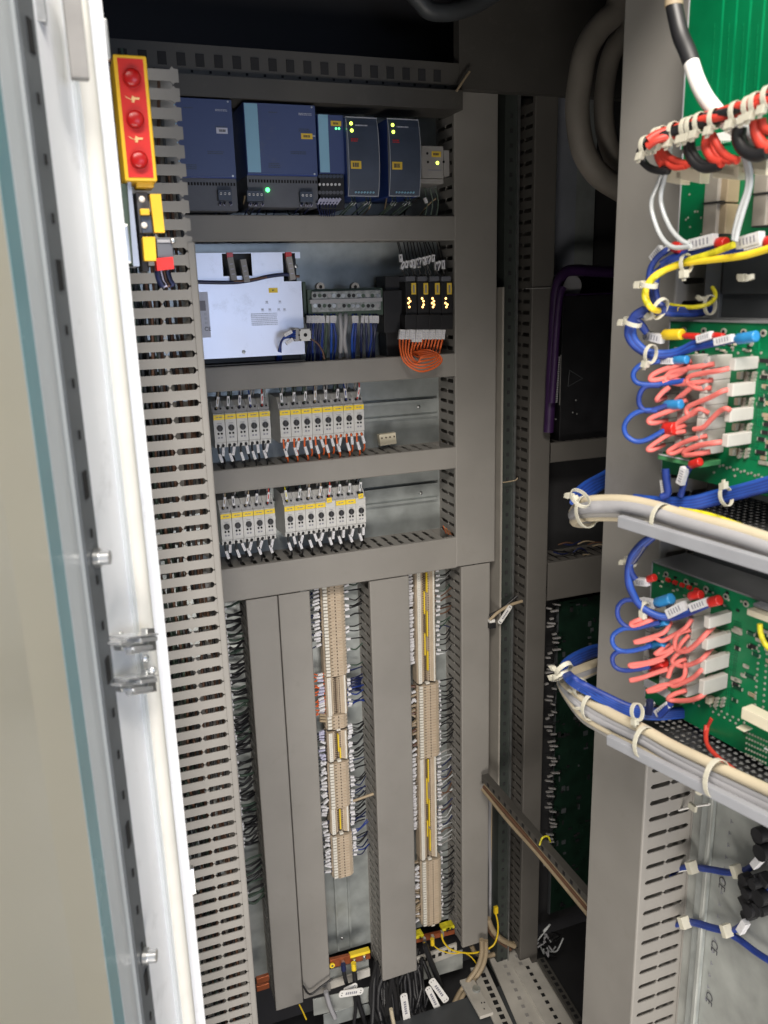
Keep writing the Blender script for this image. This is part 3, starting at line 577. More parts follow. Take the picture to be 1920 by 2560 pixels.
for gi, (gn, n, a, c) in enumerate(rows):
    A = PY(zD(*a), YB); Cc = PY(zD(*c), YB); zc = (A[2]+Cc[2])/2; RISE = MB()
    for k in range(n):
        p = lerp(A, Cc, k/(n-1)); p = np.array([p[0], YB, zc])
        lf = (-.003, .027) if (gi == 3 and k == 4) else ((.0, .028) if (gi == 3 and k == 7) else None)
        brk('%s breaker from the left in the %s breaker group%s' % (ORD[k], gn, ', label stuck on top' if lf else ''), p, 'pale breakers with black knobs', lf)
        # wires above
        j = random.uniform(-.003, .003)
        cu = [['w_tan', 'w_dgreen', 'w_navy', 'w_blue', 'w_red'], ['w_dgreen', 'w_black', 'w_dgreen', 'w_tan', 'w_black', 'w_black', 'w_blue', 'w_red'], ['w_tan', 'w_black', 'w_tan', 'w_black', 'w_red'], ['w_yg', 'w_dgreen', 'w_tan', 'w_tan', 'w_red', 'w_dgreen', 'w_dgreen', 'w_dgreen']][gi][k]
        s0 = p+np.array([-.003, -.001, .034]); s1 = s0+np.array([j*.5, .0, .0035]); s2 = s1+np.array([j+.002, .002, .0165]); e = s2+np.array([j*2+.004, .03, .035])
        marker_wire('%s wire with white sleeve above the %s breaker group' % (ORD[k], gn), [s0, s1, s2, e], cu, .0011, [(s1, s2)], 'marker', 'sleeved wires above the breakers', sr=.0022)
        b = RISE
        for q in range(2):
            x = p[0]+.004+q*.005; b.tube([(x, -.045, zc+.045), (x+.002, -.05, zc+.06), (x+.001, -.04, zc+.085)], .0011 if q else .0024, random.choice(['w_grey', 'w_navy', 'w_black', 'w_grey', 'w_dgreen']), 5, 3)
        # wires below
        if k == n-1: tag(RISE.build('wire_bunch', kind='stuff'), 'bunch of dark wires rising behind the %s breaker group' % gn, 'wires')
        oc = 'w_orange' if gi == 1 else 'w_black'
        for q, x in enumerate((-.005, .004)):
            s0 = p+np.array([x, .002, -.029]); j = random.uniform(-.0055, .0055); ln = .015
            s1 = s0+np.array([j*.3, -.0005, -.006-q*-.001-(.010 if q == 0 else 0)]); s2 = s1+np.array([.004 if q == 0 else 0+j, .0, -ln])
            e = s2+np.array([.005, .02, -.018]); 
            slv = [(s1, s2)]
            marker_wire('%s wire below the %s breaker of the %s group' % (('left', 'right')[q], ORD[k], gn), [s0, s1, s2, lerp(s2, e, .5)+np.array([.001, -.002, 0]), e], oc, .0017, slv, 'marker', 'sleeved wires below the breakers', sr=.0023)
# beige connector on plate

t = thing('chocolate_connector', 'small loose beige terminal strip lying behind the middle duct', 'connector', PY(zD(1095, 395), -.03))
b = MB()
for k in range(4):
    x, y = 1062+k*21, 372-k*3; h = 30 if k < 2 else 26
    c = PY(zD(x, y), -.03); b.obox(c, (.0044, 0, .0006), (0, .006, 0), (-.001, 0, .011), 'beige_conn'); b.cyl(c+np.array([0, -.006, .004]), c+np.array([0, -.0068, .004]), .0018, 'term_slot', 8)
b.build('body', t, .0006)
for x, y in ((1258, 201), (1270, 648)):
    b = MB(); p = PY(zD(x, y), -.003); b.dome(p, (0, -1, 0), .0038, 'steel', .002, 10, 3); tag(b.build('screw'), 'small bright screw head on the bare rail of the '+('upper' if y < 400 else 'lower')+' breaker row', 'screw')
# copper strands in corner
b = MB()
for k in range(14): b.tube([PY(zD(1385+k*5, 818+k*4), -.05), PY(zD(1400+k*5, 858+k*2), -.045)], .0009, 'w_tan' if k % 3 else 'w_orange', 5, 1)
tag(b.build('wire_strands', kind='stuff'), 'loose copper coloured strands at the right end of the lowest horizontal duct', 'wires')
# ------------------------------------------------------------------ terminal columns
YT = -.052
def colx(xl_top, xr_top): return None
def term_mesh(kind, w, pitch):
    b = MB(); h = pitch*.47
    if kind == 'block':      # raised flat block, marker tag to the left, hole in the middle
        pr = [(-w/2, .012), (-w/2, .030), (w/2, .030), (w/2, .012), (w/2-.004, .003), (w/2-.010, .0), (-w/2+.013, 0), (-w/2+.010, .006), (-w/2+.003, .006)]
        b.ext([(x, y, -h) for x, y in pr], (0, 0, 2*h), 'term')
        b.box(.0005, .0030, -.0006, .0002, -h*.45, h*.45, 'term_slot')
        b.box(-w/2+.0125, -w/2+.0165, -.0004, .0001, -h*.2, h*.35, 'term_slot')
        b.box(.006, w/2-.0108, -.0002, .0002, -h*.12, h*.12, 'term_dk'); b.box(-w/2+.018, -.002, -.0002, .0002, h*.3, h*.55, 'term_dk')
        b.obox((-w/2+.0062, .0035, h*.1), (.0042, .0002, -.0006), (0, .0022, 0), (.0004, 0, h*.72), 'tag')
        b.obox((w/2-.0035, .006, 0), (.0028, .0016, 0), (0, .002, 0), (0, 0, h*.75), 'term_lt')
    else:                    # low strip with white marker rails and recessed channel
        pr = [(-w/2, .006), (-w/2, .028), (w/2, .028), (w/2, .006), (w/2-.004, .002), (w/2-.0095, .002), (w/2-.0125, .005), (.004, .006), (.003, .011), (-.003, .011), (-.004, .006), (-w/2+.013, .005), (-w/2+.010, .002), (-w/2+.002, .002)]
        b.ext([(x, y, -h) for x, y in pr], (0, 0, 2*h), 'term' if kind == 'strip' else 'term_lt')
        b.box(-w/2+.0022, -w/2+.0098, -.0002, .0018, -h*1.04, h*1.04, 'tag'); b.box(-w/2+.0055, -w/2+.0068, -.0004, -.0002, -h*.3, h*.3, 'print_grey')
        b.box(w/2-.0072, w/2-.0040, .0, .0018, -h*1.04, h*1.04, 'tag')
        for x in (-w/2+.0165, w/2-.016): b.box(x-.0011, x+.0011, .0042, .0056, -h*.45, h*.45, 'term_slot')
        b.box(-w/2+.0195, -w/2+.021, .0048, .0056, -h*.3, h*.3, 'term_slot'); b.box(-.0022, .0022, .0095, .0108, -h*.5, h*.5, 'term_slot')
    return b.mesh('terminal')
TM = {}
def tstrip(label, pt, pb, w, kind, pitch, jump=None, endcap=True):
    a = PY(pt, YT); c = PY(pb, YT); n = max(1, int(round((a[2]-c[2])/pitch))); pt_ = (a[2]-c[2])/n
    t = thing('terminal_strip', label, 'terminal strip', ((a[0]+c[0])/2, YT, c[2]), 'beige terminal strips')
    key = (kind, round(w, 4), round(pt_, 5))
    if key not in TM: TM[key] = term_mesh(kind, w, pt_)
    xm = (a[0]+c[0])/2
    for k in range(n): inst('terminal', TM[key], t, (xm+random.uniform(-.0002, .0002), YT+random.uniform(-.0002, .0002), c[2]+(k+.5)*pt_))
    if endcap:
        b = MB(); b.box(xm-w/2+.002, xm+w/2-.002, YT+.009, YT+.03, c[2]-.0030, c[2]-.0002, 'black'); b.build('end_cap', t)
        b = MB(); b.box(xm-.003, xm+.005, YT+.001, YT+.03, c[2]-.0045, c[2]-.0006, 'tag'); b.build('end_tag', t)
    if jump:
        for (j0, j1, dx) in jump:
            z1 = a[2]-(a[2]-c[2])*j0; z0 = a[2]-(a[2]-c[2])*j1
            b = MB(); b.box(xm+dx-.0011, xm+dx+.0011, YT+.0030, YT+.0094, z0, z1, 'lemon'); b.build('jumper', t)
    return xm, c[2], a[2]
cL = lambda x0, x1, y: ((zE(x0, y)[0]+zE(x1, y)[0])/2, zE(0, y)[1])
gL = lambda x0, x1, y: ((zG(x0, y)[0]+zG(x1, y)[0])/2, zG(0, y)[1])
w1 = .0445
strips = []
strips.append(tstrip('tall beige terminal block row at the top of the left terminal column', cL(600, 745, 128), cL(628, 775, 668), .0475, 'block', .0072, endcap=False))
strips.append(tstrip('brown-channelled terminal row with white side rails in the left column', cL(625, 768, 672), cL(632, 772, 893), w1, 'strip', .0050, endcap=False))
strips.append(tstrip('three wide beige terminals below the brown-channelled row in the left column', cL(632, 770, 896), cL(635, 772, 974), .0455, 'block', .0078))
strips.append(tstrip('short terminal row with a yellow jumper, upper of two in the left column', cL(638, 768, 992), cL(642, 775, 1154), .0435, 'strip', .0050, [(.12, .72, .0012), (.6, .97, .0045)]))
strips.append(tstrip('beige terminal block row between the two yellow-jumper rows of the left column', cL(643, 780, 1170), cL(655, 790, 1428), .0455, 'block', .0070, endcap=False))
strips.append(tstrip('short terminal row with a yellow jumper, lower of two in the left column', gL(655, 776, 92), gL(662, 782, 236), .0425, 'strip', .0050, [(.08, .88, .0)]))
strips.append(tstrip('lowest beige terminal block row in the left column', gL(664, 798, 252), gL(672, 806, 492), .0470, 'block', .0070, endcap=False))
r1 = len(strips)
strips.append(tstrip('long terminal row with yellow jumpers at the top of the right column', cL(1146, 1272, 40), cL(1155, 1282, 706), .0440, 'strip', .0051, [(.05, .22, -.0008+.004), (.21, .40, -.003), (.38, .60, .003), (.57, .76, -.003), (.73, .9, .003)]))
strips.append(tstrip('upper smooth beige block row of the right terminal column', cL(1157, 1303, 722), cL(1165, 1306, 1138), .0490, 'block', .0066, endcap=False))
strips.append(tstrip('long terminal row with yellow jumpers lower in the right column', cL(1166, 1283, 1142), gL(1172, 1290, 384), .0425, 'strip', .0051, [(.02, .24, .001), (.2, .45, -.003), (.42, .68, .002), (.62, .78, -.003), (.72, .93, .003)]))
strips.append(tstrip('lowest beige block row of the right terminal column', gL(1176, 1315, 396), gL(1182, 1318, 766), .0490, 'block', .0066))
din('bare vertical mounting rail below the left terminal column', .06, .955, strips[0][0]+.002, True)
din('vertical mounting rail behind the right terminal column', .06, .955, strips[r1][0], True)
b = MB(); p = PY(zG(727, 843), -.003); b.dome(p, (0, -1, 0), .0035, 'steel', .002, 10, 3); tag(b.build('screw'), 'small bright screw low on the bare vertical rail', 'screw')
# column 0, mostly hidden behind the near left duct
for k, (z0, z1) in enumerate(((.62, .93), (.36, .60))):
    t = thing('terminal_strip', ('upper', 'lower')[k]+' pale terminal row seen in the slit beside the near left duct', 'terminal strip', (.215, YT, z0), 'beige terminal strips')
    n = int((z1-z0)/.0072); me = term_mesh('block', .034, .0072)
    for i in range(n): inst('terminal', me, t, (.198, YT, z0+i*.0072))
# sleeved wires left and right of columns
def side_wires(xm, z0, z1, side, wd, step, cols, slm, grp, label, skip=0., Ln=(.008, .013), sag=.0, reach=.035, tilt=.0015, wr=1.35):
    global COLLECT
    COLLECT = MB(); z = z1-step*.5
    while z > z0:
        if random.random() > skip:
            c = random.choice(cols); sgn = -1 if side == 'l' else 1
            x = xm+sgn*wd/2; y = YT+.014+random.uniform(-.002, .004); L_ = random.uniform(*Ln); tl = random.uniform(-tilt, tilt)*2
            a = np.array([x-sgn*.002, y, z]); s1 = np.array([x+sgn*random.uniform(.0003, .003), y-.002, z+tl*.2]); s2 = s1+np.array([sgn*L_, -.0005, tl])
            e1 = s2+np.array([sgn*reach*.4, random.uniform(-.006, .006), random.uniform(-.004, .004)-sag]); e = s2+np.array([sgn*reach, .01, random.uniform(-.008, .008)-sag*2])
            marker_wire(label, [a, s1, s2, e1, e], c, wr*random.choice([.0010, .0012]), [(s1, s2)], random.choice(slm) if isinstance(slm, list) else slm, grp, sr=.0021, seg=5)
        z -= step*random.uniform(.9, 1.12)
    q = COLLECT; COLLECT = None
    if q.v: tag(q.build('terminal_wires', kind='stuff'), label.replace(' wire ', ' wires ').replace('wire curving', 'wires curving'), 'wires', grp)
GLw = 'sleeved wires left of the left terminal column'; GRw = 'sleeved wires right of the left terminal column'
s = strips
dk = ['w_black', 'w_black', 'w_navy', 'w_black']
def band(z_, f0, f1): return z_[1]+(z_[2]-z_[1])*f0, z_[1]+(z_[2]-z_[1])*f1
z0, z1 = band(s[0], .34, 1.0); side_wires(s[0][0]-.002, z0, z1, 'l', .048, .0075, ['w_navy', 'w_black'], 'marker', GLw, 'white-sleeved navy wire left of the tall top block row, left column', 0, (.010, .014))
z0, z1 = band(s[1], -.0, 1.1); side_wires(s[1][0], z0, z1, 'l', .046, .0068, ['w_orange'], ['marker', 'marker_lilac'], GLw, 'orange white-sleeved wire left of the brown-channelled terminal row', 0, (.010, .013), reach=.018)
for k in range(3):
    a = PY(zE(632, 893+k*17), YT+.01); c = PY(zE(596, 891+k*17), YT+.008); b = MB(); b.obox((a+c)/2, (a-c)/2, (0, .0022, 0), (0, 0, .0022), 'w_tan'); tag(b.build('wire_sleeve'), '%s yellowish sleeve left of the three wide beige terminals' % ORD[k], 'wire sleeve', 'yellowish sleeves')
for i in (3, 4, 5, 6):
    side_wires(s[i][0]-.001, s[i][1]+(.01 if i == 6 else 0), s[i][2]+.006, 'l', .046, .0070, dk, ['marker', 'marker_lilac'] if i == 3 else 'marker', GLw, 'white-sleeved dark wire left of the %s' % ('upper yellow-jumper row of the left column', 'middle block row of the left column', 'lower yellow-jumper row of the left column', 'lowest block row of the left column')[i-3], .04, (.009, .014), tilt=.004)
z0, z1 = band(s[0], .0, 1.0); side_wires(s[0][0], z0, z1, 'r', .047, .012, ['w_dgreen', 'w_black'], 'marker', GRw, 'white-sleeved dark wire right of the tall top block row', .15, (.007, .010), reach=.03)
z0, z1 = band(s[1], .1, 1.1); side_wires(s[1][0]+.001, z0, z1, 'r', .046, .0072, ['w_navy', 'w_navy', 'w_blue'], 'marker', GRw, 'white-sleeved blue wire right of the brown-channelled row', .1, (.006, .008), reach=.03)
b = MB()
for i in range(5):
    a = PY(zE(765, 690+i*17), YT+.015); b.tube([a, a+np.array([.012, -.004, .003]), a+np.array([.026, .002, -.002])], .0030, 'w_navy', 6, 3)
tag(b.build('wire_bunch'), 'dark blue wire bunch right of the brown-channelled terminal row', 'wires')
for i in (3, 4, 5): side_wires(s[i][0]+.001, s[i][1], s[i][2]+.006, 'r', .046, .0062 if i != 4 else .0078, ['w_black', 'w_black', 'w_navy'], 'marker', GRw, 'white-sleeved wire right of the %s' % ('upper yellow-jumper row of the left column', 'middle block row of the left column', 'lower yellow-jumper row of the left column')[i-3], .02, (.007, .010), reach=.028)
z0, z1 = band(s[6], .4, 1.0); side_wires(s[6][0]+.001, z0, z1, 'r', .047, .0072, ['w_blue', 'w_black', 'w_navy'], 'marker', GRw, 'white-sleeved blue or dark wire right of the lowest block row, left column', .05, (.006, .009), reach=.03, sag=-.002)
G2l = 'sleeved wires left of the right terminal column'; G2r = 'sleeved wires right of the right terminal column'
z0, z1 = band(s[r1], .17, 1.0); side_wires(s[r1][0]-.001, z0, z1, 'l', .046, .0052, ['w_grey'], 'marker', G2l, 'grey-sleeved wire left of the topmost jumper row, right column', .02, (.010, .012), tilt=.0008)
side_wires(s[r1+1][0]-.001, s[r1+1][1], s[r1+1][2], 'l', .05, .0085, ['w_brown', 'w_tan', 'w_black'], ['marker', 'w_brown', 'w_tan'], G2l, 'brownish wire left of the upper smooth block row, right column', .05, (.009, .012), tilt=.004)
z0, z1 = band(s[r1+2], .3, 1.0); side_wires(s[r1+2][0]-.001, z0, z1, 'l', .046, .0053, ['w_grey'], 'marker', G2l, 'grey-sleeved wire left of the lower jumper row, right column', .03, (.010, .012), tilt=.0008)
side_wires(s[r1+3][0]-.001, s[r1+3][1]+.01, s[r1+3][2], 'l', .05, .0085, ['w_tan', 'w_black', 'w_brown'], ['marker', 'marker', 'w_tan'], G2l, 'dark sleeved wire left of the lowest block row, right column', .02, (.009, .012), tilt=.003)
z0, z1 = band(s[r1], .2, 1.0); side_wires(s[r1][0]+.002, z0, z1, 'r', .046, .0105, ['w_brown', 'w_black', 'w_clear', 'w_navy', 'w_dgreen'], 'marker', G2r, 'sleeved wire curving right of the topmost jumper row, right column', .02, (.006, .009), reach=.03, sag=-.002)
side_wires(s[r1+1][0]+.001, s[r1+1][1], s[r1+1][2], 'r', .049, .0088, ['w_black'], 'marker', G2r, 'short sleeved black wire right of the upper smooth block row', .02, (.002, .004), reach=.035)
side_wires(s[r1+2][0]+.002, s[r1+2][1]+.02, s[r1+2][2], 'r', .046, .0095, ['w_clear', 'w_brown', 'w_navy', 'w_tan', 'w_grey', 'w_clear'], 'marker', G2r, 'sleeved wire curving right of the lower jumper row, right column', .02, (.006, .009), reach=.03, sag=-.002)
side_wires(s[r1+3][0]+.001, s[r1+3][1], s[r1+3][2]+.01, 'r', .049, .0088, ['w_black'], 'marker', G2r, 'short sleeved black wire right of the lowest block row, right column', .02, (.002, .004), reach=.035)
# slit wires right of the near left duct
xs0 = PY((568, 1560), YT)[0]
side_wires(.200, .40, .93, 'r', .03, .0060, ['w_black', 'w_black', 'w_black', 'w_dgreen'], 'marker', 'sleeved wires in the slit beside the near left duct', 'white-sleeved black wire in the slit beside the near left duct', .05, (.005, .009), reach=.03, tilt=.003, wr=2.2)
side_wires(.200, .27, .38, 'r', .03, .0075, ['w_black', 'w_dgreen'], 'marker', 'sleeved wires in the slit beside the near left duct', 'thick black wire low in the slit beside the near left duct', .1, (.004, .006), reach=.036, tilt=.003, wr=2.2)
b = MB(); p = PY(zG(845, 1350-1980+1980-0), YT)
p0 = PY(zE(790, 1388), YT-.01); p1 = PY(zE(908, 1346), YT-.02); b.tube([p0, p1], .0030, 'w_tan', 8, 1)
tag(b.build('cable_end'), 'tan cable end sticking out right of the left terminal column', 'cable')
# ------------------------------------------------------------------ bottom: bars, glands, tags, floor rails
t = thing('earth_bar', 'red-brown copper bar with yellow cover below the left terminal rail', 'earth bar', PY(zG(770, 960), -.07))
b = MB(); a = PY(zG(655, 985), -.07); c = PY(zG(885, 930), -.07); d = c-a; b.obox((a+c)/2, d/2, (0, .004, 0), (0, 0, .0105), 'copper'); b.build('bar', t, .0005)
b = MB(); a = PY(zG(770, 940), -.072); c = PY(zG(882, 908), -.072); b.obox((a+c)/2, (c-a)/2, (0, .006, 0), (0, 0, .0035), 'lemon'); b.build('cover_strip', t)
for x, y in ((730, 985), (793, 968), (850, 946)):
    b = MB(); p = PY(zG(x, y), -.076); b.box(p[0]-.003, p[0]+.003, -.082, -.074, p[2]-.009, p[2]+.006, 'steel'); b.dome(p+np.array([0, -.006, .003]), (0, -1, 0), .0032, 'steel', .002, 8, 3); b.build('clamp', t)
b = MB(); p = PY(zG(668, 996), -.076); b.cyl(p, p+np.array([0, -.003, 0]), .0058, 'lemon', 14); b.cyl(p+np.array([0, -.003, 0]), p+np.array([0, -.0034, 0]), .0025, 'w_dgreen', 10); b.build('earth_mark', t)
marker_wire('black cable with grey collar hanging from the left clamp of the copper bar', [PY(zG(x, y), -.085) for x, y in ((735, 1000), (738, 1040), (755, 1110), (790, 1150), (805, 1230), (795, 1336))], 'w_black', .0042, cat='cable', name='cable')
o = marker_wire('black cable with yellow collar hanging from the copper bar', [PY(zG(x, y), -.09) for x, y in ((793, 985), (797, 1040), (805, 1110), (820, 1200), (850, 1300), (870, 1360))], 'w_black', .0055, cat='cable', name='cable')
MB().tube([PY(zG(792, 985), -.09), PY(zG(795, 1022), -.09)], .0058, 'lemon', 10, 1).build('collar', o)
b = MB(); b.tube([PY(zG(733, 992), -.088), PY(zG(736, 1025), -.088)], .0056, 'w_navy', 10, 1); tag(b.build('collar'), 'dark collar on the left cable of the copper bar', 'cable collar')
def cable_tag(label, a, c, Y, hw):
    a, c = PY(a, Y), PY(c, Y); d = c-a; L_ = np.linalg.norm(d); d /= L_; n = np.cross(d, [0, 1, 0])
    b = MB(); P = []
    for i in range(12):
        an = pi*i/11-pi/2; P.append(c+d*(cos(an)*hw*.7-hw*.7)+n*(sin(an)*hw))
    for i in range(12):
        an = pi*i/11+pi/2; P.append(a+d*(cos(an)*hw*.7+hw*.7)+n*(sin(an)*hw))
    b.ext(P, (0, .0015, 0), 'w_white'); o = b.build('cable_tag'); tag(o, label, 'cable tag', 'white cable tags')
    q = MB()
    for i in range(6):
        q.obox(a+d*L_*(.3+.08*i)+np.array([0, -.0004, 0]), d*L_*.026, n*hw*.35, np.array([0, .0002, 0]), 'print_grey')
    for e in (a+d*hw*.8, c-d*hw*.8):
        for sgn in (-1, 1): q.obox(e+n*hw*.35*sgn+np.array([0, -.0004, 0]), d*.0012, n*.0008, np.array([0, .0003, 0]), 'hole')
    q.build('print', o)
cable_tag('broad white cable tag lying sideways below the copper bar', zG(708, 1168), zG(850, 1146), -.11, .0085)
cable_tag('white cable tag tucked behind the sideways one', zG(735, 1150), zG(815, 1112), -.10, .0075)
cable_tag('upright white cable tag in the middle of the black cables', zG(1080, 1162), zG(1102, 1322), -.13, .0082)
cable_tag('upper of the two slanted white cable tags at lower right', zG(1238, 1080), zG(1330, 1208), -.13, .0080)
cable_tag('lower of the two slanted white cable tags at lower right', zG(1218, 1125), zG(1285, 1262), -.125, .0072)
# black cable mass
b = MB(); random.seed(21)
for k in range(60):
    x0 = .475+random.random()*.11; zz = .01+random.random()*.03
    b.tube([(x0+.02, -.03-random.random()*.04, zz), (x0+random.uniform(-.02, .03), -.07-random.random()*.03, zz-.06), (x0+random.uniform(-.03, .03), -.10-random.random()*.05, -.14), (x0+random.uniform(-.05, .04), -.15-random.random()*.08, -.22)], random.choice([.003, .0045, .006]), random.choice(['w_black', 'black', 'black', 'hole']), 6, 3)
tag(b.build('cable_mass', kind='stuff'), 'mass of black cables dropping through the cabinet floor', 'cables')
marker_wire('thick black cable slanting down below the right terminal column', [PY(zG(x, y), -.10) for x, y in ((1205, 880), (1222, 935), (1255, 1020), (1300, 1130))], 'w_black', .0065, cat='cable', name='cable')
# earth bar right
t = thing('earth_bar', 'green and yellow earth terminals on a copper bar below the right column', 'earth bar', PY(zG(1260, 830), -.06))
b = MB(); a = PY(zG(1150, 850), -.06); c = PY(zG(1370, 798), -.06); b.obox((a+c)/2, (c-a)/2, (0, .004, 0), (0, 0, .006), 'copper'); b.build('bar', t)
for (x, y, m, w_) in ((1165, 820, 'w_yg', .010), (1318, 776, 'w_yg', .009), (1345, 768, 'w_yg', .009)):
    b = MB(); p = PY(zG(x, y), -.066); b.box(p[0]-w_, p[0]+w_, -.074, -.055, p[2]-.0040, p[2]+.0035, m); b.cyl(p+np.array([0, -.012, 0]), p+np.array([0, -.0135, 0]), .0028, 'hole', 8); b.build('earth_terminal', t, .0006)
for x, y in ((1198, 852), (1246, 838), (1300, 812)):
    b = MB(); p = PY(zG(x, y), -.072); b.box(p[0]-.003, p[0]+.003, -.078, -.07, p[2]-.008, p[2]+.007, 'steel'); b.build('clamp', t)
for k, pp in enumerate((((1200, 868), (1208, 890)), ((1248, 850), (1252, 880), (1290, 910), (1360, 930), (1440, 930), (1500, 990), (1530, 1100), (1580, 1230), (1620, 1340)), ((1300, 818), (1310, 860), (1350, 905), (1420, 925), (1500, 925), (1590, 890), (1620, 830), (1624, 760), (1612, 700)))):
    marker_wire(('short yellow wire end at the right earth bar', 'yellow wire running from the right earth bar down over the floor rails', 'yellow wire looping from the right earth bar up to an orange plug')[k], [PY(zG(x, y), -.085) for x, y in pp], 'crimp_yellow', .0021 if k != 1 else .0015)
b = MB(); a = PY(zG(1612, 660), -.085); c = PY(zG(1612, 698), -.085); b.obox((a+c)/2, (.0045, 0, 0), (0, .003, 0), (a-c)/2, 'crimp_yellow'); tag(b.build('plug'), 'small yellow plug standing beside the lower right duct', 'plug')
marker_wire('orange collar wire at the copper bar', [PY(zG(1246, 845), -.09), PY(zG(1248, 880), -.09)], 'crimp_yellow', .0050)
# punched steel floor parts (holes as dark recess pieces)
def floor_rail(label, Z, p0, p1, half, m, holes, hm='hole', thick=.004, hn=12, hs=(.005, .004)):
    a = PZ(p0, Z); c = PZ(p1, Z); d = c-a; L_ = np.linalg.norm(d); d /= L_; n = np.cross([0, 0, 1], d)
    t = thing('floor_rail', label, 'floor rail', (a+c)/2, 'punched steel floor rails')
    b = MB(); b.obox((a+c)/2-np.array([0, 0, thick]), d*L_/2, n*half, (0, 0, thick), m); b.build('rail', t, .0008)
    q = MB(); q.obox((0, 0, 0), d*hs[0], n*hs[1], (0, 0, .0007), hm); me = q.mesh('hole')
    for off in holes:
        for k in range(hn): inst('hole', me, t, a+d*L_*(k+.5)/hn+n*off+np.array([0, 0, .0003]))
    return t
ZF = -.055
floor_rail('broad pale punched floor plate at the right end of the cabinet floor', ZF, zO(240, 1450), zO(640, 2330), .047, 'floor_white', (-.018, .020), hn=11, hm='w_grey', hs=(.0045, .004))
floor_rail('pale punched floor plate in front of the shaded right duct', ZF+.006, zO(470, 1620), zO(870, 2330), .034, 'floor_white', (-.004,), hn=10, hs=(.0045, .004))
floor_rail('dark punched floor rail at the foot of the shaded right bay', ZF+.03, zO(600, 1560), zO(1010, 2240), .010, 'frame_dk', (0,), hn=11)
floor_rail('narrow pale floor rail with a row of square black holes', ZF+.008, zO(-20, 1640), zO(290, 2330), .019, 'floor_white', (.003,), hn=10, hs=(.0058, .0055))
b = MB(); 
t = thing('cross_rail', 'pale steel crosspiece with square holes under the right earth bar', 'cross rail', PY(zG(1240, 935), -.05))
a = PY(zG(1155, 985), -.055); c = PY(zG(1385, 900), -.055); dd = c-a; L_ = np.linalg.norm(dd); dd /= L_
MB().obox((a+c)/2, dd*L_/2, (0, .002, 0), (0, 0, .016), 'floor_white').build('rail', t)
q = MB(); q.box(-.0042, .0042, -.0012, .0012, -.0045, .0045, 'hole'); me = q.mesh('hole')
for k in range(6): inst('hole', me, t, a+dd*L_*(k+.6)/6.3+np.array([0, -.0021, .003*(-1)**0]))
t = thing('cross_rail', 'pale steel crosspiece behind the white tags under the copper bar', 'cross rail', PY(zG(760, 1060), -.05))
a = PY(zG(655, 1112), -.06); c = PY(zG(885, 1035), -.06); MB().obox((a+c)/2, (c-a)/2, (0, .002, 0), (0, 0, .010), 'floor_white').build('rail', t)
q = MB()
for i, (p, c2, hh, m) in enumerate((((560, 1240), (900, 1165), .022, 'galv_side'), ((620, 1320), (905, 1235), .018, 'galv'), ((1150, 1040), (1420, 960), .026, 'galv_side'), ((655, 1060), (880, 1000), .018, 'galv_side'))):
    a = PY(zG(*p), -.075 if i < 2 else -.05); c = PY(zG(*c2), -.075 if i < 2 else -.05); b = MB(); b.obox((a+c)/2, (c-a)/2, (0, .0015, 0), (0, 0, hh), m)
    tag(b.build('steel_sheet', bevel=.0008), ('upper galvanised crosspiece at the bottom left', 'lower galvanised crosspiece at the bottom left', 'grey steel sheet under the right earth bar', 'grey steel sheet under the copper bar')[i], 'steel sheet', 'grey steel crosspieces')
b = MB(); a = PZ(zG(1060, 1336), -.06); c = PZ(zG(1420, 1230), -.06); b.obox((a+c)/2+np.array([.04, -.06, 0]), (.20, 0, 0), (0, .07, 0), (0, 0, .003), 'rack'); tag(b.build('gland_plate'), 'dark grey gland plate at the bottom edge', 'plate')
marker_wire('pale plastic strap hanging at the bottom left', [PY(zG(x, y), -.10) for x, y in ((632, 1150), (655, 1230), (685, 1300))], 'w_lgrey', .0055, cat='strap', name='strap')
marker_wire('yellow wire end below the leftmost lower duct', [PY(zG(x, y), -.11) for x, y in ((480, 1225), (500, 1265), (520, 1310))], 'crimp_yellow', .0016)
marker_wire('pale pointed cable end among the black cables', [PY(zG(x, y), -.14) for x, y in ((1008, 1250), (1015, 1290), (1025, 1340))], 'w_cream', .0045, cat='cable', name='cable')
for k in range(2):
    b = MB(); a = PY(zG(232, 1085+k*45), -.08); c = PY(zG(305, 1062+k*45), -.08); b.obox((a+c)/2, (c-a)/2, (0, .004, 0), (0, 0, .0065), 'copper'); tag(b.build('copper_bar', bevel=.0006), ('upper', 'lower')[k]+' copper bar between the near left duct and its neighbour', 'copper bar', 'copper bars')
marker_wire('black cable tied across the foot of the second lower duct', [PY(zG(x, y), -.095) for x, y in ((500, 1115), (540, 1165), (600, 1125), (655, 1085), (670, 1075))], 'w_black', .0022)
# beige hoses bottom right
for k in range(2):
    marker_wire('%s of the two beige cables dropping at the foot of the right duct' % ('left', 'right')[k], [PY(zG(x+k*24, y+k*6), -.10) for x, y in ((1530, 850), (1530, 930), (1505, 1010), (1450, 1090), (1400, 1160), (1372, 1215))], 'w_tan', .0058, cat='cable', name='cable')
marker_wire('beige cable loop lying behind the yellow wires at right', [PY(zG(x, y), -.05) for x, y in ((1470, 880), (1500, 930), (1580, 940), (1660, 905), (1720, 870))], 'w_tan', .006, cat='cable', name='cable')
marker_wire('dark curved cable beside the foot of the right duct', [PY(zO(x, y), -.06) for x, y in ((70, 1225), (110, 1310), (200, 1400), (300, 1470))], 'w_brown', .006, cat='cable', name='cable')
marker_wire('thick tan cable curving past the foot of the right duct', [PY(zO(x, y), -.07) for x, y in ((80, 1170), (130, 1290), (220, 1380), (340, 1440))], 'w_tan', .007, cat='cable', name='cable')
t = thing('floor_bracket', 'small white bracket with round screw heads on the floor at lower right', 'bracket', PZ(zG(1510, 1150), -.05))
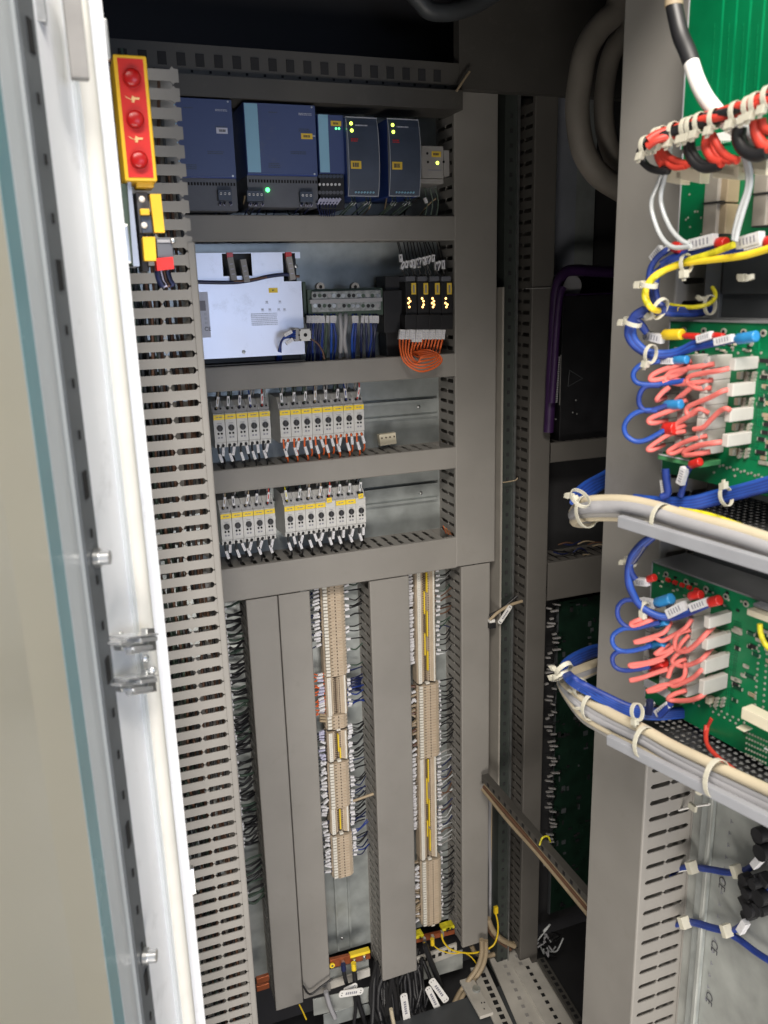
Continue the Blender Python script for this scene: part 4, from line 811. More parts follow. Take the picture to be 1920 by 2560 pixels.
b = MB(); a = PZ(zG(1440, 1080), -.045); c = PZ(zG(1560, 1290), -.045); d_ = c-a; b.obox((a+c)/2, d_/2, np.cross(d_/np.linalg.norm(d_), [0, 0, 1])*.016, (0, 0, .004), 'floor_white'); b.build('plate', t, .001)
for x, y in ((1500, 1140), (1530, 1215), (1546, 1213), (1545, 1250)):
    b = MB(); p = PZ(zG(x, y), -.041); b.cyl(p, p+np.array([0, 0, .001 if x > 1500 else .006]), .0016 if x > 1500 else .009, 'hole' if x > 1500 else 'galv', 12); b.build('screw', t)
# wires running down between the duct and the frame post
for k in range(4):
    xx = zN(92+k*4, 0)[0]
    marker_wire('%s pale cable running down behind the right duct edge' % ORD[k], [PY((zN(88+k*9+(0, 4, -2, 3)[j % 4], y)[0], zN(0, y)[1]), -.03) for j, y in enumerate((0, 100, 350, 500, 800, 1000, 1250, 1480, 1700))], ['w_lgrey', 'w_tan', 'w_lgrey', 'w_tan'][k], .0045, cat='cable', name='cable', group='pale cables behind the right duct edge')
marker_wire('brown wire crossing with a pale tag beside the frame post', [PY(zN(x, y), -.09) for x, y in ((88, 200), (130, 160), (190, 125), (250, 105))], 'w_tan', .0035)
marker_wire('dark wire crossing beside the frame post', [PY(zN(x, y), -.085) for x, y in ((88, 178), (140, 150), (190, 110), (225, 80))], 'w_black', .0035)
cable_tag('pale see-through tag on the wires beside the frame post', zN(135, 218), zN(195, 128), -.095, .005)
b = MB(); a = PY(zN(90, 205), -.09); b.box(a[0]-.002, a[0]+.010, -.093, -.085, a[2]-.003, a[2]+.003, 'w_white'); b.box(a[0]-.002, a[0]+.012, -.094, -.084, a[2]-.016, a[2]-.006, 'black'); tag(b.build('hinge_clip'), 'small white and black clip at the right duct edge', 'clip')
# diagonal crossrail in right bay (runs towards the viewer)
P0 = PY(zN(85, 985), -.11); P1 = PZ(zN(575, 1545), P0[2]); 
t = thing('cross_rail', 'dark punched rail slanting across the right bay with cables on it', 'cross rail', P0)
dd = P1-P0; L_ = np.linalg.norm(dd); dd /= L_; nn = np.array([0, 0, 1.0]); sd = np.cross(dd, nn)
MB().obox((P0+P1)/2-nn*.010, dd*(L_/2+.02), sd*.008, nn*.0075, 'frame_dk').build('rail', t, .0008)
q = MB(); q.obox((0, 0, 0), dd*.0035, sd*.0006, nn*.0035, 'hole'); me = q.mesh('hole')
for k in range(15):
    for sg in (-1, 1): inst('hole', me, t, P0+dd*(L_*(k+.5)/15)+sd*.0083*sg-nn*.009)
for k in range(3):
    off = sd*(.004+.003*k)-nn*(.020+.006*k)
    marker_wire('%s tan cable strapped along the slanting dark rail' % ORD[k], [P0+off-dd*.01, P0+dd*L_*.3+off-nn*.003*(k-1), P0+dd*L_*.6+off+nn*.002, P1+off+dd*.03], ['w_tan', 'w_brown', 'w_tan'][k], .0042, cat='cable', name='cable', group='cables along the slanting rail')
b = MB(); p = P0+dd*L_*.62+nn*.006; b.tube([p-sd*.012-nn*.01, p-sd*.006+nn*.004, p+sd*.006+nn*.004, p+sd*.012-nn*.01], .002, 'w_yg', 6); tag(b.build('earth_strap'), 'yellow-green strap around the slanting dark rail', 'strap')
# ------------------------------------------------------------------ right bay, shaded
for k, (x0, x1, m) in enumerate(((1372, 1440, 'plate_blue'), (1445, 1487, 'galv'))):
    a = PY((x0, 330), -.02); c = PY((x1, 690), -.02); b = MB(); b.box(a[0], PY((x1, 500), -.02)[0], -.02, -.01, c[2], a[2]+.15, m); tag(b.build('back_panel'), ('left', 'right')[k]+' pale metal strip on the back wall behind the grey hoses', 'panel', 'pale strips behind the hoses')
hz = zf(1140, 0, .4702)
for k, (pts, r_) in enumerate((([(860, -60), (830, 60), (740, 150), (670, 270), (640, 420), (625, 560), (635, 700), (665, 820), (740, 930), (860, 1010), (960, 1060)], .0185), ([(960, 60), (880, 170), (815, 270), (780, 400), (765, 560), (775, 700), (810, 820), (870, 920), (960, 1000)], .0155))):
    b = MB(); b.tube([PY(hz(x+20, y), -.34+.03*k) for x, y in pts], r_, 'hose', 16, 5); tag(b.build('hose'), ('outer', 'inner')[k]+' of the two thick grey hoses curving down in the shaded right bay', 'hose', 'thick grey hoses')
b = MB(); b.tube([PY(zP(x, y), -.12) for x, y in ((180, -60), (250, 20), (300, 70), (380, 85), (480, 75), (620, 25), (760, -60))], .014, 'rack', 12, 5); tag(b.build('hose'), 'dark hose sagging under the cabinet roof at the top edge', 'hose', 'thick grey hoses')
marker_wire('purple cable arching over the black device in the shaded right bay', [PY(zM(x, y), -.10) for x, y in ((470, 1180), (480, 1000), (485, 850), (500, 600), (510, 400), (525, 280), (570, 200), (640, 185), (720, 190), (900, 200))], 'w_purple', .0105, cat='cable', name='cable', seg=10)
marker_wire('second purple cable tight inside the first in the shaded right bay', [PY(zM(x, y), -.12) for x, y in ((490, 1000), (505, 800), (520, 550), (540, 350), (560, 290))], 'w_purple', .007, cat='cable', name='cable', seg=8)
t = thing('black_device', 'black cased device with a printed ruler edge deep in the right bay', 'device', PY(zM(680, 1100), -.05))
q = ext(-.06, zM(560, 345), zM(900, 1210)); MB().box(q[0], q[1]+.1, -.06, -.004, q[2], q[3], 'black').box(q[0], q[1]+.1, -.065, -.004, q[3]+.001, q[3]+.004, 'w_purple').build('housing', t, .001)
b = MB()
for k in range(26):
    p = PY(zM(532-k*.6, 720+k*11), -.062); b.box(p[0]-.004, p[0]+.003, -.0625, -.0605, p[2]-.0012, p[2]+.0010, 'marker')
p = PY(zM(545, 705), -.062); p2 = PY(zM(540, 1015), -.062); b.box(p[0], p[0]+.0012, -.0625, -.0605, p2[2], p[2], 'w_grey'); b.build('ruler_print', t)
b = MB(); A_, B_, C_ = [PY(zM(*c), -.0612) for c in ((600, 800), (680, 850), (590, 900))]
for u_, v_ in ((A_, B_), (B_, C_), (C_, A_)): b.tube([u_, v_], .0009, 'rack', 5, 1)
b.build('warning_triangle', t)
for x, y in ((640, 985), (620, 1060), (645, 1068), (515, 1100)):
    b = MB(); b.dome(PY(zM(x, y), -.0605), (0, -1, 0), .002, 'steel', .001, 8, 3); b.build('screw', t)
b = MB(); p = PY(zM(618, 285), -.05); b.cyl(p, p+np.array([0, .01, 0]), .021, 'w_lgrey', 24); tag(b.build('wall_cap'), 'pale round cap under the purple cable arch', 'cap')
b = MB(); b.tube([PY(zM(x, y), -.085) for x, y in ((330, 300), (420, 296), (500, 292))], .0009, 'w_grey', 5, 1); b.dome(PY(zM(500, 292), -.085), (0, -1, 0), .003, 'w_tan', .003, 8, 4); tag(b.build('wire_stub'), 'thin wire stub crossing the shaded right duct', 'wire')
marker_wire('frayed pinkish wire end poking from a slot of the shaded right duct', [PY(zM(x, y), -.085) for x, y in ((190, 1490), (240, 1482), (270, 1475), (280, 1460))], 'w_tan', .0012)
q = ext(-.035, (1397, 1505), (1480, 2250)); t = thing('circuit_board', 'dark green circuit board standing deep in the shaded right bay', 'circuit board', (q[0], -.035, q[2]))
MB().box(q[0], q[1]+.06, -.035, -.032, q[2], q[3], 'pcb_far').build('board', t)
b = MB(); random.seed(6)
for k in range(90):
    x = q[0]+.004+random.random()*.09; z = q[2]+random.random()*(q[3]-q[2]); b.box(x, x+random.uniform(.003, .012), -.0372, -.035, z, z+random.uniform(.003, .014), random.choice(['hole', 'rack', 'black', 'pcb_far']))
b.build('component', t, kind='stuff')
MB().box(q[0]-.004, q[0]-.001, -.038, -.030, q[2], q[3], 'rack').build('edge_rail', t)
random.seed(5)
COLLECT = MB()
for k in range(70):
    y = 1500+k*9.6; x = 1376+random.uniform(-12, 8)-(y-1500)*.012
    a = PY((x, y), -.05); c = PY((x+random.uniform(8, 20), y+random.uniform(-4, 3)), -.05)
    marker_wire('dim sleeved wire in the shaded right bay beside the dark green board', [a, c, c+np.array([.012, .01, -.004])], 'w_black', .0014, [(a, c)] if k % 4 else None, 'w_grey', 'dim sleeved wires in the right bay', sr=.0016, seg=5)
q = COLLECT; COLLECT = None; tag(q.build('sleeved_wires', kind='stuff'), 'column of dim sleeved wires beside the dark green board in the right bay', 'wires')
b = MB()
for k in range(18):
    a = PY(zO(600+random.uniform(-20, 150), 1290+random.uniform(0, 260)), -.06); b.tube([a, a+np.array([random.uniform(-.02, .02), random.uniform(-.01, .01), random.uniform(-.02, .02)]), a+np.array([random.uniform(-.03, .03), 0, random.uniform(-.03, .03)])], .0022, random.choice(['w_lgrey', 'w_black', 'w_clear']), 5, 3)
tag(b.build('wire_tangle', kind='stuff'), 'pale tangle of wires at the foot of the shaded right bay', 'wires')
b = MB()
for k in range(10):
    a = PY(zM(470+k*30, 1880+random.uniform(-20, 60)), -.06); b.tube([a, a+np.array([.02, .0, random.uniform(-.01, .01)]), a+np.array([.05, .01, random.uniform(-.02, .01)])], .0016, random.choice(['w_black', 'w_brown', 'w_tan', 'w_navy']), 5, 3)
tag(b.build('wire_tangle', kind='stuff'), 'dark wires on top of the lower crosswise duct of the right bay', 'wires')
# ------------------------------------------------------------------ left door
random.seed(3)
def dp(px, Y): p = PY((px, 1200), Y); return np.array([p[0], p[1], 0])
DZ0, DZ1 = -.45, 2.35
t = thing('cabinet_door', 'open white cabinet door at left with seal, teal edge and punched strip', 'door', (.0, -.95, DZ0))
def vband(name, pts, m, th=(-.010, .003), **k):
    P = [dp(*p) for p in pts]; T = np.array([th[0], th[1], 0]); poly = P+[p+T for p in P[::-1]]
    MB().ext([p+np.array([0, 0, DZ0]) for p in poly], (0, 0, DZ1-DZ0), m).build(name, t, **k)
vband('outer_flange', [(377, -.790), (340, -.792), (337, -.806)], 'white_paint', (-.004, .012), bevel=.0008)
b = MB(); c = dp(322, -.820); b.ext([c+np.array([cos(2*pi*i/16)*.0078, sin(2*pi*i/16)*.0078, DZ0]) for i in range(16)], (0, 0, DZ1-DZ0), 'cream_seal', True); b.build('seal', t)
vband('groove', [(336, -.816), (300, -.829)], 'pale_grey', (-.006, .004))
vband('inner_flange', [(298, -.822), (262, -.846), (226, -.872)], 'white_paint', (-.008, .004), bevel=.0008)
vband('punched_strip', [(226, -.880), (193, -.908)], 'strip_grey', (-.008, .003))
vband('glazing_frame', [(194, -.902), (176, -.912), (160, -.934), (134, -.955)], 'pale_grey', (-.01, .002), bevel=.0008)
vband('glass_edge', [(133, -.960), (101, -.985)], 'teal', (-.01, .002))
vband('pane_rim', [(102, -.982), (97, -.988)], 'white_paint', (-.01, .002))
vband('viewing_pane', [(98, -.990), (0, -1.06), (-260, -1.22)], 'pane_reflection', (-.006, .001))
a = dp(222, -.8815); c = dp(197, -.9045); mid = (a+c)/2; dd = (a-c); dd /= np.linalg.norm(dd); nrm = np.array([dd[1], -dd[0], 0]); nrm = nrm if nrm[0] > 0 else -nrm
q = MB(); q.obox((0, 0, 0), dd*.0016, nrm*.0008, (0, 0, .0032), 'hole'); meh = q.mesh('small_hole')
q = MB(); q.obox((0, 0, 0), dd*.0045, nrm*.0008, (0, 0, .010), 'hole'); meH = q.mesh('square_hole')
for k in range(52):
    z = 2.1-k*.0365
    inst('hole', meh if k % 4 else meH, t, np.array([mid[0], mid[1], z])+nrm*.0006)
for y in (1395, 2390):
    zz = PY(((236, 1395) if y == 1395 else (362, 2390)), -.893)[2]; b = MB(); c0 = np.array([mid[0], mid[1], zz])+nrm*.001
    b.tube([c0, c0+nrm*.004], .0075, 'steel', 6, 1); b.tube([c0+nrm*.004, c0+nrm*.011], .0055, 'chrome', 12, 1); b.build('bolt', t)
# latch bracket
def zRp(x, y, Y=-.845): return PY(zR(x, y), Y)
t2 = thing('door_latch', 'shiny chrome double bracket bolted to the white door edge', 'latch', zRp(700, 1700))
for n_, (y0, y1) in enumerate(((640, 900), (1400, 1680))):
    b = MB(); YL = -.888; P = lambda x, y, o=0: zRp(x, y, YL+o+(x-330)/700*.045)
    sl = lambda x, y: y-(x-330)*.13
    def blk(x0, x1, yy, hh, o, m, th=.004):
        a = P(x0, sl(x0, yy), o); c = P(x1, sl(x1, yy), o); h_ = abs(P(x0, yy+hh, o)[2]-P(x0, yy, o)[2])/2
        d = c-a; n = np.array([d[1], -d[0], 0]); n /= np.linalg.norm(n); b.obox((a+c)/2, d/2, n*th, (0, 0, h_), m)
    blk(400, 980, y0+60, 36, 0, 'chrome', .009); blk(330, 600, y0+170, 50, -.003, 'chrome', .006); blk(690, 1000, y0+140, 90, -.003, 'chrome', .007)
    blk(400, 820, y0+260, 90, .002, 'steel', .004); blk(600, 960, y0+300, 90, -.006, 'chrome', .005); blk(900, 1050, y0+170, 420, .0, 'steel', .003)
    b.tube([P(600, sl(600, y0+340), -.010), P(940, sl(940, y0+340), -.010)], .0028, 'chrome', 10, 1)
    b.build('bracket', t2, .0008)
b = MB(); a = zRp(770, 1000, -.82); c = zRp(1010, 1330, -.80); b.obox((a+c)/2, (.010, .003, 0), (.0008, -.002, 0), (0, 0, abs(a[2]-c[2])/2), 'steel'); b.build('back_plate', t2)
for x, y in ((430, 640), (905, 1075), (1040, 1290)):
    b = MB(); b.dome(zRp(x, y, -.85), (.3, -1, 0), .0036, 'chrome', .003, 10, 4); b.build('rivet', t2)
for y, h in ((100, .028), (610, .03), (2200, .03)):
    p = PY((262+y*.1035-7, y), -.786); b = MB(); b.box(p[0]-.003, p[0]+.002, -.789, -.782, p[2]-h/2, p[2]+h/2, 'steel'); tag(b.build('hinge_pin', bevel=.001), {100: 'top', 610: 'middle', 2200: 'lowest'}[y]+' small hinge tab on the white door edge', 'hinge tab', 'hinge tabs on the door edge')
b = MB(); 
for (x, y, w_, h_) in ((185, 60, .012, .035), (60, 18, .010, .012), (95, 20, .010, .010)):
    p = PY((x, y), -.86); b.box(p[0]-w_/2, p[0]+w_/2, -.868, -.858, p[2]-h_, p[2]+h_, 'w_grey' if x > 100 else 'steel')
tag(b.build('latch_rod', bevel=.001), 'grey latch rod guide at the top of the white door', 'latch')
# ------------------------------------------------------------------ red and yellow warning unit, switch below
YW = -.62
t = thing('fuse_cover', 'yellow box with red face, three red domes and two lightning marks', 'fuse cover', PY(zA(900, 1165), YW))
cn = [PY(zA(*p), YW) for p in ((726, 347), (940, 357), (1013, 1166), (802, 1163))]
X0 = (cn[0][0]+cn[3][0])/2; X1 = (cn[1][0]+cn[2][0])/2; Z1 = (cn[0][2]+cn[1][2])/2; Z0 = (cn[2][2]+cn[3][2])/2
MB().box(X0, X1, YW, YW+.05, Z0, Z1, 'yellow').build('body', t, .0015)
W_ = X1-X0; fr = W_*.115
MB().box(X0+fr, X1-fr, YW-.0008, YW-.0001, Z0+fr*.95, Z1-fr*.95, 'red').build('face', t)
for k, (x, y) in enumerate(((847, 505), (868, 770), (893, 1030))):
    p = PY(zA(x, y), YW-.001); b = MB(); b.cyl(p, p+np.array([0, -.005, 0]), W_*.268, 'dome_red', 24); b.dome(p+np.array([0, -.005, 0]), (0, -1, 0), W_*.262, 'dome_red', .003, 24, 6); b.build('dome', t)
for (x, y) in ((850, 635), (872, 893)):
    p = PY(zA(x, y), YW-.0012); s_ = W_*.215/50
    pts = [(-50, -8), (-12, 8), (-18, -6), (42, -14), (50, -2), (12, 2), (20, 22), (-2, 30), (4, 12), (-40, 14)]
    pts = [(-52, -18), (-8, 4), (2, -22), (20, -10), (52, -10), (50, 4), (18, 4), (12, 26), (-8, 22), (0, 10), (-40, -4)]
    b = MB(); b.ext([p+np.array([x_*s_, 0, -y_*s_]) for x_, y_ in pts], (0, -.0004, 0), 'bolt_print'); b.build('lightning_mark', t)
b = MB(); q = ext(YW+.02, zA(868, 1166), zA(985, 1212)); b.box(q[0], q[1], YW+.01, YW+.04, q[2], q[3]+.004, 'yellow'); b.build('foot', t, .001)
YS = -.60
t = thing('limit_switch', 'dark switch unit with yellow tabs and a red plug below the red-faced box', 'switch', PY(zA(950, 1700), YS))
def zbx(mb, p0, p1, Y, th, m): q = ext(Y, zA(*p0), zA(*p1)); mb.box(q[0], q[1], Y, Y+th, q[2], q[3], m)
b = MB(); a = [PY(zA(*p), YS-.01) for p in ((818, 1165), (842, 1165), (898, 1712), (858, 1712))]; b.ext(a, (0, .05, 0), 'plate_blue'); b.build('side_plate', t, .0006)
b = MB(); a = [PY(zA(*p), YS-.004) for p in ((775, 1180), (815, 1180), (868, 1712), (828, 1690))]; b.ext(a, (0, .04, 0), 'w_dgreen'); b.build('mounting_plate', t, .0006)
b = MB(); zbx(b, (872, 1232), (975, 1500), YS, .04, 'ps_grey'); zbx(b, (905, 1385), (985, 1500), YS-.006, .03, 'bluegrey'); zbx(b, (890, 1500), (960, 1745), YS+.002, .04, 'black'); b.build('housing', t, .001)
b = MB(); a = [PY(zA(*p), YS-.012) for p in ((964, 1247), (1034, 1247), (1060, 1495), (994, 1495))]; b.ext(a, (0, .012, 0), 'yellow'); b.build('tall_tab', t, .0012)
b = MB(); zbx(b, (900, 1340), (965, 1382), YS-.012, .01, 'yellow'); b.build('small_tab', t, .001)
b = MB(); a = [PY(zA(*p), YS-.014) for p in ((917, 1522), (996, 1522), (1007, 1676), (930, 1676))]; b.ext(a, (0, .02, 0), 'yellow'); b.build('lower_tab', t, .001)
b = MB(); zbx(b, (1004, 1530), (1116, 1655), YS-.012, .022, 'ps_grey'); zbx(b, (1010, 1540), (1108, 1560), YS-.0135, .001, 'w_lgrey'); b.build('plug_body', t, .001)
b = MB(); a = [PY(zA(*p), YS-.015) for p in ((1004, 1660), (1112, 1650), (1120, 1728), (1012, 1740))]; b.ext(a, (0, .022, 0), 'red'); b.build('red_plug', t, .001)
for x, y in ((912, 1280), (928, 1448), (1112, 1548)):
    b = MB(); b.dome(PY(zA(x, y), YS-.014 if x > 1000 else YS-.007), (0, -1, 0), .0032, 'w_white' if x < 1000 else 'steel', .002, 10, 4); b.build('rivet', t)
for k, m in enumerate(('w_navy', 'marker_lilac', 'w_brown', 'w_navy')):
    marker_wire('%s short wire hanging from the red plug of the switch' % ORD[k], [PY(zA(x+k*18, y), YS+.004) for x, y in ((1015, 1740), (1030, 1800), (1055, 1840))], m, .0042, group='wires under the red plug')
# ------------------------------------------------------------------ right boards
def BU_(p, off=0): q = PB(p, off)-B0; return np.dot(q, BU), q[2]
def bxyz(u, z, off): return B0*np.array([1, 1, 0])+BU*u+BN*off+np.array([0, 0, z])
B0z = B0.copy()
def bbox(mb, u0, u1, z0, z1, o0, o1, m):
    mb.obox(bxyz((u0+u1)/2, (z0+z1)/2, (o0+o1)/2), BU*(u1-u0)/2, BN*(o1-o0)/2, BZ*(z1-z0)/2, m)
def pbox(mb, p0, p1, o0, o1, m):     # rectangle seen at offset o1 from two photo points
    a = BU_(p0, o1); c = BU_(p1, o1); bbox(mb, min(a[0], c[0]), max(a[0], c[0]), min(a[1], c[1]), max(a[1], c[1]), o0, o1, m)
def board(label, tl, bl, u1, name='circuit_board', m='pcb'):
    u0, z1 = BU_(tl); _, z0 = BU_(bl)
    t = thing(name, label, 'circuit board', bxyz(u0, z0, 0), 'green circuit boards at right')
    b = MB(); bbox(b, u0, u1, z0, z1, -.0018, 0, m); b.build('board', t)
    b = MB(); bbox(b, u0-.0012, u0-.0001, z0, z1, -.006, .0008, 'w_lgrey'); b.build('edge_strip', t)
    return t, u0, z0, z1
def dots(t, pts, off, r, m='solder', name='solder_joint', h=.0006):
    b = MB()
    for p in pts:
        c = PB(p, off); b.cyl(c, c+BN*h, r, m, 6)
    return b.build(name, t, kind='stuff')
U1 = .34
tb0, u0, z0, z1 = board('uppermost green circuit board with faint dotted traces', (1728, -40), (1711, 372), U1)
for k in range(7):
    x = 1790+k*18; pts = [(x-(y*.05), y) for y in range(60, 330, 4) if (y*7+k*31) % 50 > 6]; dots(tb0, pts, 0, .0004, 'pcb_lt', 'trace_dots')
for k in range(4):
    b = MB(); a = BU_((1800+k*34, 100)); bbox(b, a[0], a[0]+.0022, z0+.02, z1, 0, .0002, 'pcb_lt'); b.build('trace', tb0)
b = MB(); pbox(b, zH(1130, 1322), zH(1292, 1400), 0, .0006, 'w_white'); 
for k in range(7): a = BU_(zH(1170+k*20, 1402)); bbox(b, a[0], a[0]+.0012, a[1]-.002, a[1]+.001, .0, .0010, 'pcb')
b.build('label', tb0)
tb1, u0, z0, z1 = board('green circuit board carrying two beige relay pairs, second from the top', (1709, 384), (1700, 612), U1)
for (x0, y0, x1, y1) in ((1045, 1690, 1250, 2000), (1535, 1600, 1740, 1890)):
    for dy, hh in ((0, 310), (330, 300)):
        b = MB(); pbox(b, zH(x0-dy*.06, y0+dy), zH(x0+110-dy*.06, y0+dy+hh), 0, .020, 'relay'); pbox(b, zH(x0+112-dy*.06, y0+dy+4), zH(x1-dy*.06, y0+dy+hh-6), 0, .016, 'w_tan'); b.build('relay', tb1, .0008)
        b = MB(); a = BU_(zH(x0-15, y0+dy+hh+12), .018); bbox(b, a[0], a[0]+.022, a[1]-.0006, a[1]+.0006, .0, .021, 'black'); b.build('clip_wire', tb1)
random.seed(11)
dots(tb1, [zH(x, y) for x, y in ((885, 1920), (870, 2150), (940, 2090), (965, 2090), (1320, 1870), (1280, 2110), (850, 2170), (1000, 2150), (1300, 2180))]+[zI(x, y) for x, y in ((880, 160), (890, 30), (1270, 100), (1265, 110), (1320, 130), (1000, 100))], 0, .0011)
# beige edge connectors of the harness
for k, (p0, p1) in enumerate((((700, 1690), (850, 1745)), ((800, 1655), (1040, 1730)), ((1160, 1640), (1420, 1690)), ((1170, 1600), (1390, 1650)), ((1460, 1590), (1700, 1640)), ((1480, 1545), (1700, 1595)))):
    t = MB(); n = 5; 
    a = PB(zH(*p0), .05); c = PB(zH(p1[0], p1[1]-30), .05); L_ = c-a
    t = thing('edge_connector', '%s beige comb connector under the red and black harness' % ORD[k], 'connector', a, 'beige comb connectors')
    b = MB(); b.obox((a+c)/2-np.array([0, 0, .004]), L_/2, BN*.006, BZ*.0055, 'beige_conn'); b.build('body', t, .0006)
    b = MB()
    for i in range(n): b.obox(a+L_*(i+.5)/n+np.array([0, 0, .0030]), L_/n*.32, BN*.0055, BZ*.003, 'beige_conn')
    b.build('comb', t)
# board 2 and 3 (resistor stacks)
def plug(mb, zz, x0, x1, y0, y1, th, m='nylon_b'):
    u = BU_(zz(x1, (y0+y1)/2-12))[0]; P0 = bxyz(u, 0, 0)
    def hit(p): d = ray(p); t = np.dot(P0-CAM, BU)/np.dot(d, BU); return CAM+d*t
    a = hit(zz(x0, y0)); c = hit(zz(x0, y1)); L_ = np.dot(a-P0, BN); L_ = min(.05, max(.004, L_))
    bbox(mb, u-th, u, c[2], a[2], 0, L_, m); return u, L_, a[2], c[2]
def stack_board(label, tl, bl, zz, tags, cols, conn, which):
    tb, u0, z0, z1 = board(label, tl, bl, U1)
    a = BU_(tl)
    b = MB(); bbox(b, u0, U1, z1+.0002, z1+.0022, -.05, .002, 'rack_lt'); b.build('top_rail', tb)
    # mounting holes along the top
    for k in range(6):
        x, y = (tl[0]+34+k*50, tl[1]+(14 if which == 0 else 18+k*18)); c = PB((x, y), 0); c[2] = z1-.0085
        q = MB(); q.cyl(c, c+BN*.0009, .0034, 'solder', 10); q.cyl(c+BN*.0009, c+BN*.0012, .0017, 'hole', 8); q.build('mounting_hole', tb)
    for k, (p0, p1) in enumerate(tags):
        q = MB(); plug(q, zz, p0[0], p1[0], p0[1]+12, p1[1]+4, .007); q.build('plug_housing', tb, .0008)
    for ci, (x0, x1, y0, y1, sh) in enumerate(cols):
        n = 8; h = (y1-y0)/n
        for r_ in range(n):
            q = MB(); s_ = -sh*r_/2
            u_, L_, zt_, zb_ = plug(q, zz, x0+s_, x1+s_, y0+h*r_+4+(r_ % 2)*2, y0+h*(r_+1)+2, .008); q.build('plug_housing', tb, .0008)
            if r_ % 2 == 0:
                q = MB(); q.cyl(bxyz(u_-.003, (zt_+zb_)/2, L_), bxyz(u_-.003, (zt_+zb_)/2, L_+.002), .0022, 'breaker_dk', 8); q.build('wire_entry', tb)
    # header pins between tags
    for k, (p0, p1) in enumerate(tags):
        q = MB()
        for i in range(3):
            for j in range(2):
                c = PB(zz(p0[0]+(p1[0]-p0[0])*(.62+.28*j)-6*i, p1[1]+22+i*24), 0); q.cyl(c, c+BN*.004, .0019, 'solder', 7)
        q.build('header_pins', tb)
        q = MB(); pbox(q, zz(p0[0]+8, p1[1]+12), zz(p0[0]+30, p1[1]+68), 0, .008, 'beige_conn'); q.build('small_capacitor', tb)
    q = MB(); pbox(q, zz(*conn[0]), zz(*conn[1]), .0, .03, 'green_conn'); q.build('terminal_plug', tb, .001)
    q = MB(); pbox(q, zz(conn[0][0]+6, conn[0][1]+4), zz(conn[1][0]-150*.5, conn[0][1]+42), .030, .0306, 'marker'); q.build('label', tb)
    return tb, u0, z0, z1
tb2, *r2 = stack_board('green circuit board with white plugs and pink wires, upper of the two', (1677, 803), (1647, 1178), zJ,
    [((1420, 568), (1590, 668)), ((1402, 758), (1568, 860)), ((1385, 948), (1553, 1050)), ((1365, 1135), (1538, 1235))],
    [(1225, 1395, 560, 1300, 18), (1075, 1218, 555, 1240, 18), (925, 1060, 780, 1270, 12)], ((840, 1290), (1150, 1395)), 0)
tb3, *r3 = stack_board('green circuit board with white plugs and pink wires, lower of the two', (1633, 1405), (1612, 1745), zK,
    [((1175, 965), (1330, 1052)), ((1160, 1120), (1325, 1205)), ((1148, 1270), (1312, 1375)), ((1138, 1418), (1300, 1525))],
    [(1065, 1185, 890, 1540, 14), (905, 1045, 880, 1470, 14), (770, 890, 900, 1380, 10)], ((700, 1455), (970, 1558)), 1)
for tb, zz, ys, sl_ in ((tb2, zJ, 1, 0), (tb3, zK, 0, 1)):
    pts = []
    if ys:
        for r_ in range(36):
            for c in range(4): pts.append(zz(1605+c*14-r_*2.2+(r_ % 2)*5, 660+r_*19+c*3))
        pts2 = [zz(1225+i*26, 1345+i*7+(i % 2)*12) for i in range(16)]+[zz(x, y) for x, y in ((1260, 1425), (1415, 1450), (1580, 1480), (1400, 520), (1440, 540), (1540, 560), (1610, 540))]
    else:
        for r_ in range(34):
            for c in range(4): pts.append(zz(1350+c*14-r_*2.0+(r_ % 2)*5, 1000+r_*18+c*5))
        pts2 = [zz(1180+i*20, 1600+i*10+(i % 2)*34) for i in range(13)]+[zz(1530-i*3, 1130+i*42) for i in range(13)]+[zz(1585-i*3, 1190+i*42) for i in range(12)]+[zz(x, y) for x, y in ((815, 660), (850, 680), (1150, 800), (1200, 800), (1310, 850), (1400, 860), (1060, 1580), (1100, 1600))]
    dots(tb, pts, 0, .00055, 'pcb_dk', 'via_dots'); dots(tb, pts2, 0, .0014)
    for off_x in (8, 20):
        b = MB(); a = BU_(zz((1600 if ys else 1335)+off_x*0, 700 if ys else 1000)); bbox(b, a[0]+off_x*.0002, a[0]+.0006+off_x*.0002, r2[1]+.03 if ys else r3[1]+.03, (r2[2] if ys else r3[2])-.05, 0, .0002, 'pcb_lt'); b.build('trace', tb)
    for k in range(26):
        x, y = (random.uniform(1605, 1700), random.uniform(520, 1380)) if ys else (random.uniform(1345, 1600), random.uniform(880, 1600))
        q = MB(); c = PB(zz(x, y), .0005); w_ = random.choice([.0022, .0035, .005]); q.obox(c, BU*w_, BN*.0009, BZ*.0018, random.choice(['hole', 'pcb_dk', 'solder', 'w_tan'])); q.obox(c+BU*(w_+.0006), BU*.0006, BN*.0006, BZ*.0016, 'solder'); q.obox(c-BU*(w_+.0006), BU*.0006, BN*.0006, BZ*.0016, 'solder'); q.build('chip', tb)
    for k in range(14):
        q = MB(); x0 = (1240+random.uniform(0, 380)) if ys else (820+random.uniform(0, 420)); y0 = (random.uniform(430, 540) if ys else 660+(x0-800)*.36+random.uniform(0, 90)); a = PB(zz(x0, y0), 0); q.obox(a, BU*random.uniform(.004, .015), BN*.0003, BZ*.0003, 'pcb_lt'); q.obox(a+BZ*random.uniform(.002, .006), BU*.0003, BN*.0003, BZ*.005, 'pcb_lt'); q.build('trace', tb)
    b = MB()
    random.seed(4+ys)
    for k in range(22):
        x = random.uniform(960, 1560) if ys else random.uniform(790, 1400); y = random.uniform(470, 540) if ys else 640+(x-790)*.33+random.uniform(-10, 110)
        c = PB(zz(x, y), 0); b.obox(c, BU*.0016, BN*.0012, BZ*.0010, random.choice(['solder', 'hole', 'beige_conn']))
    b.build('small_component', tb, kind='stuff')
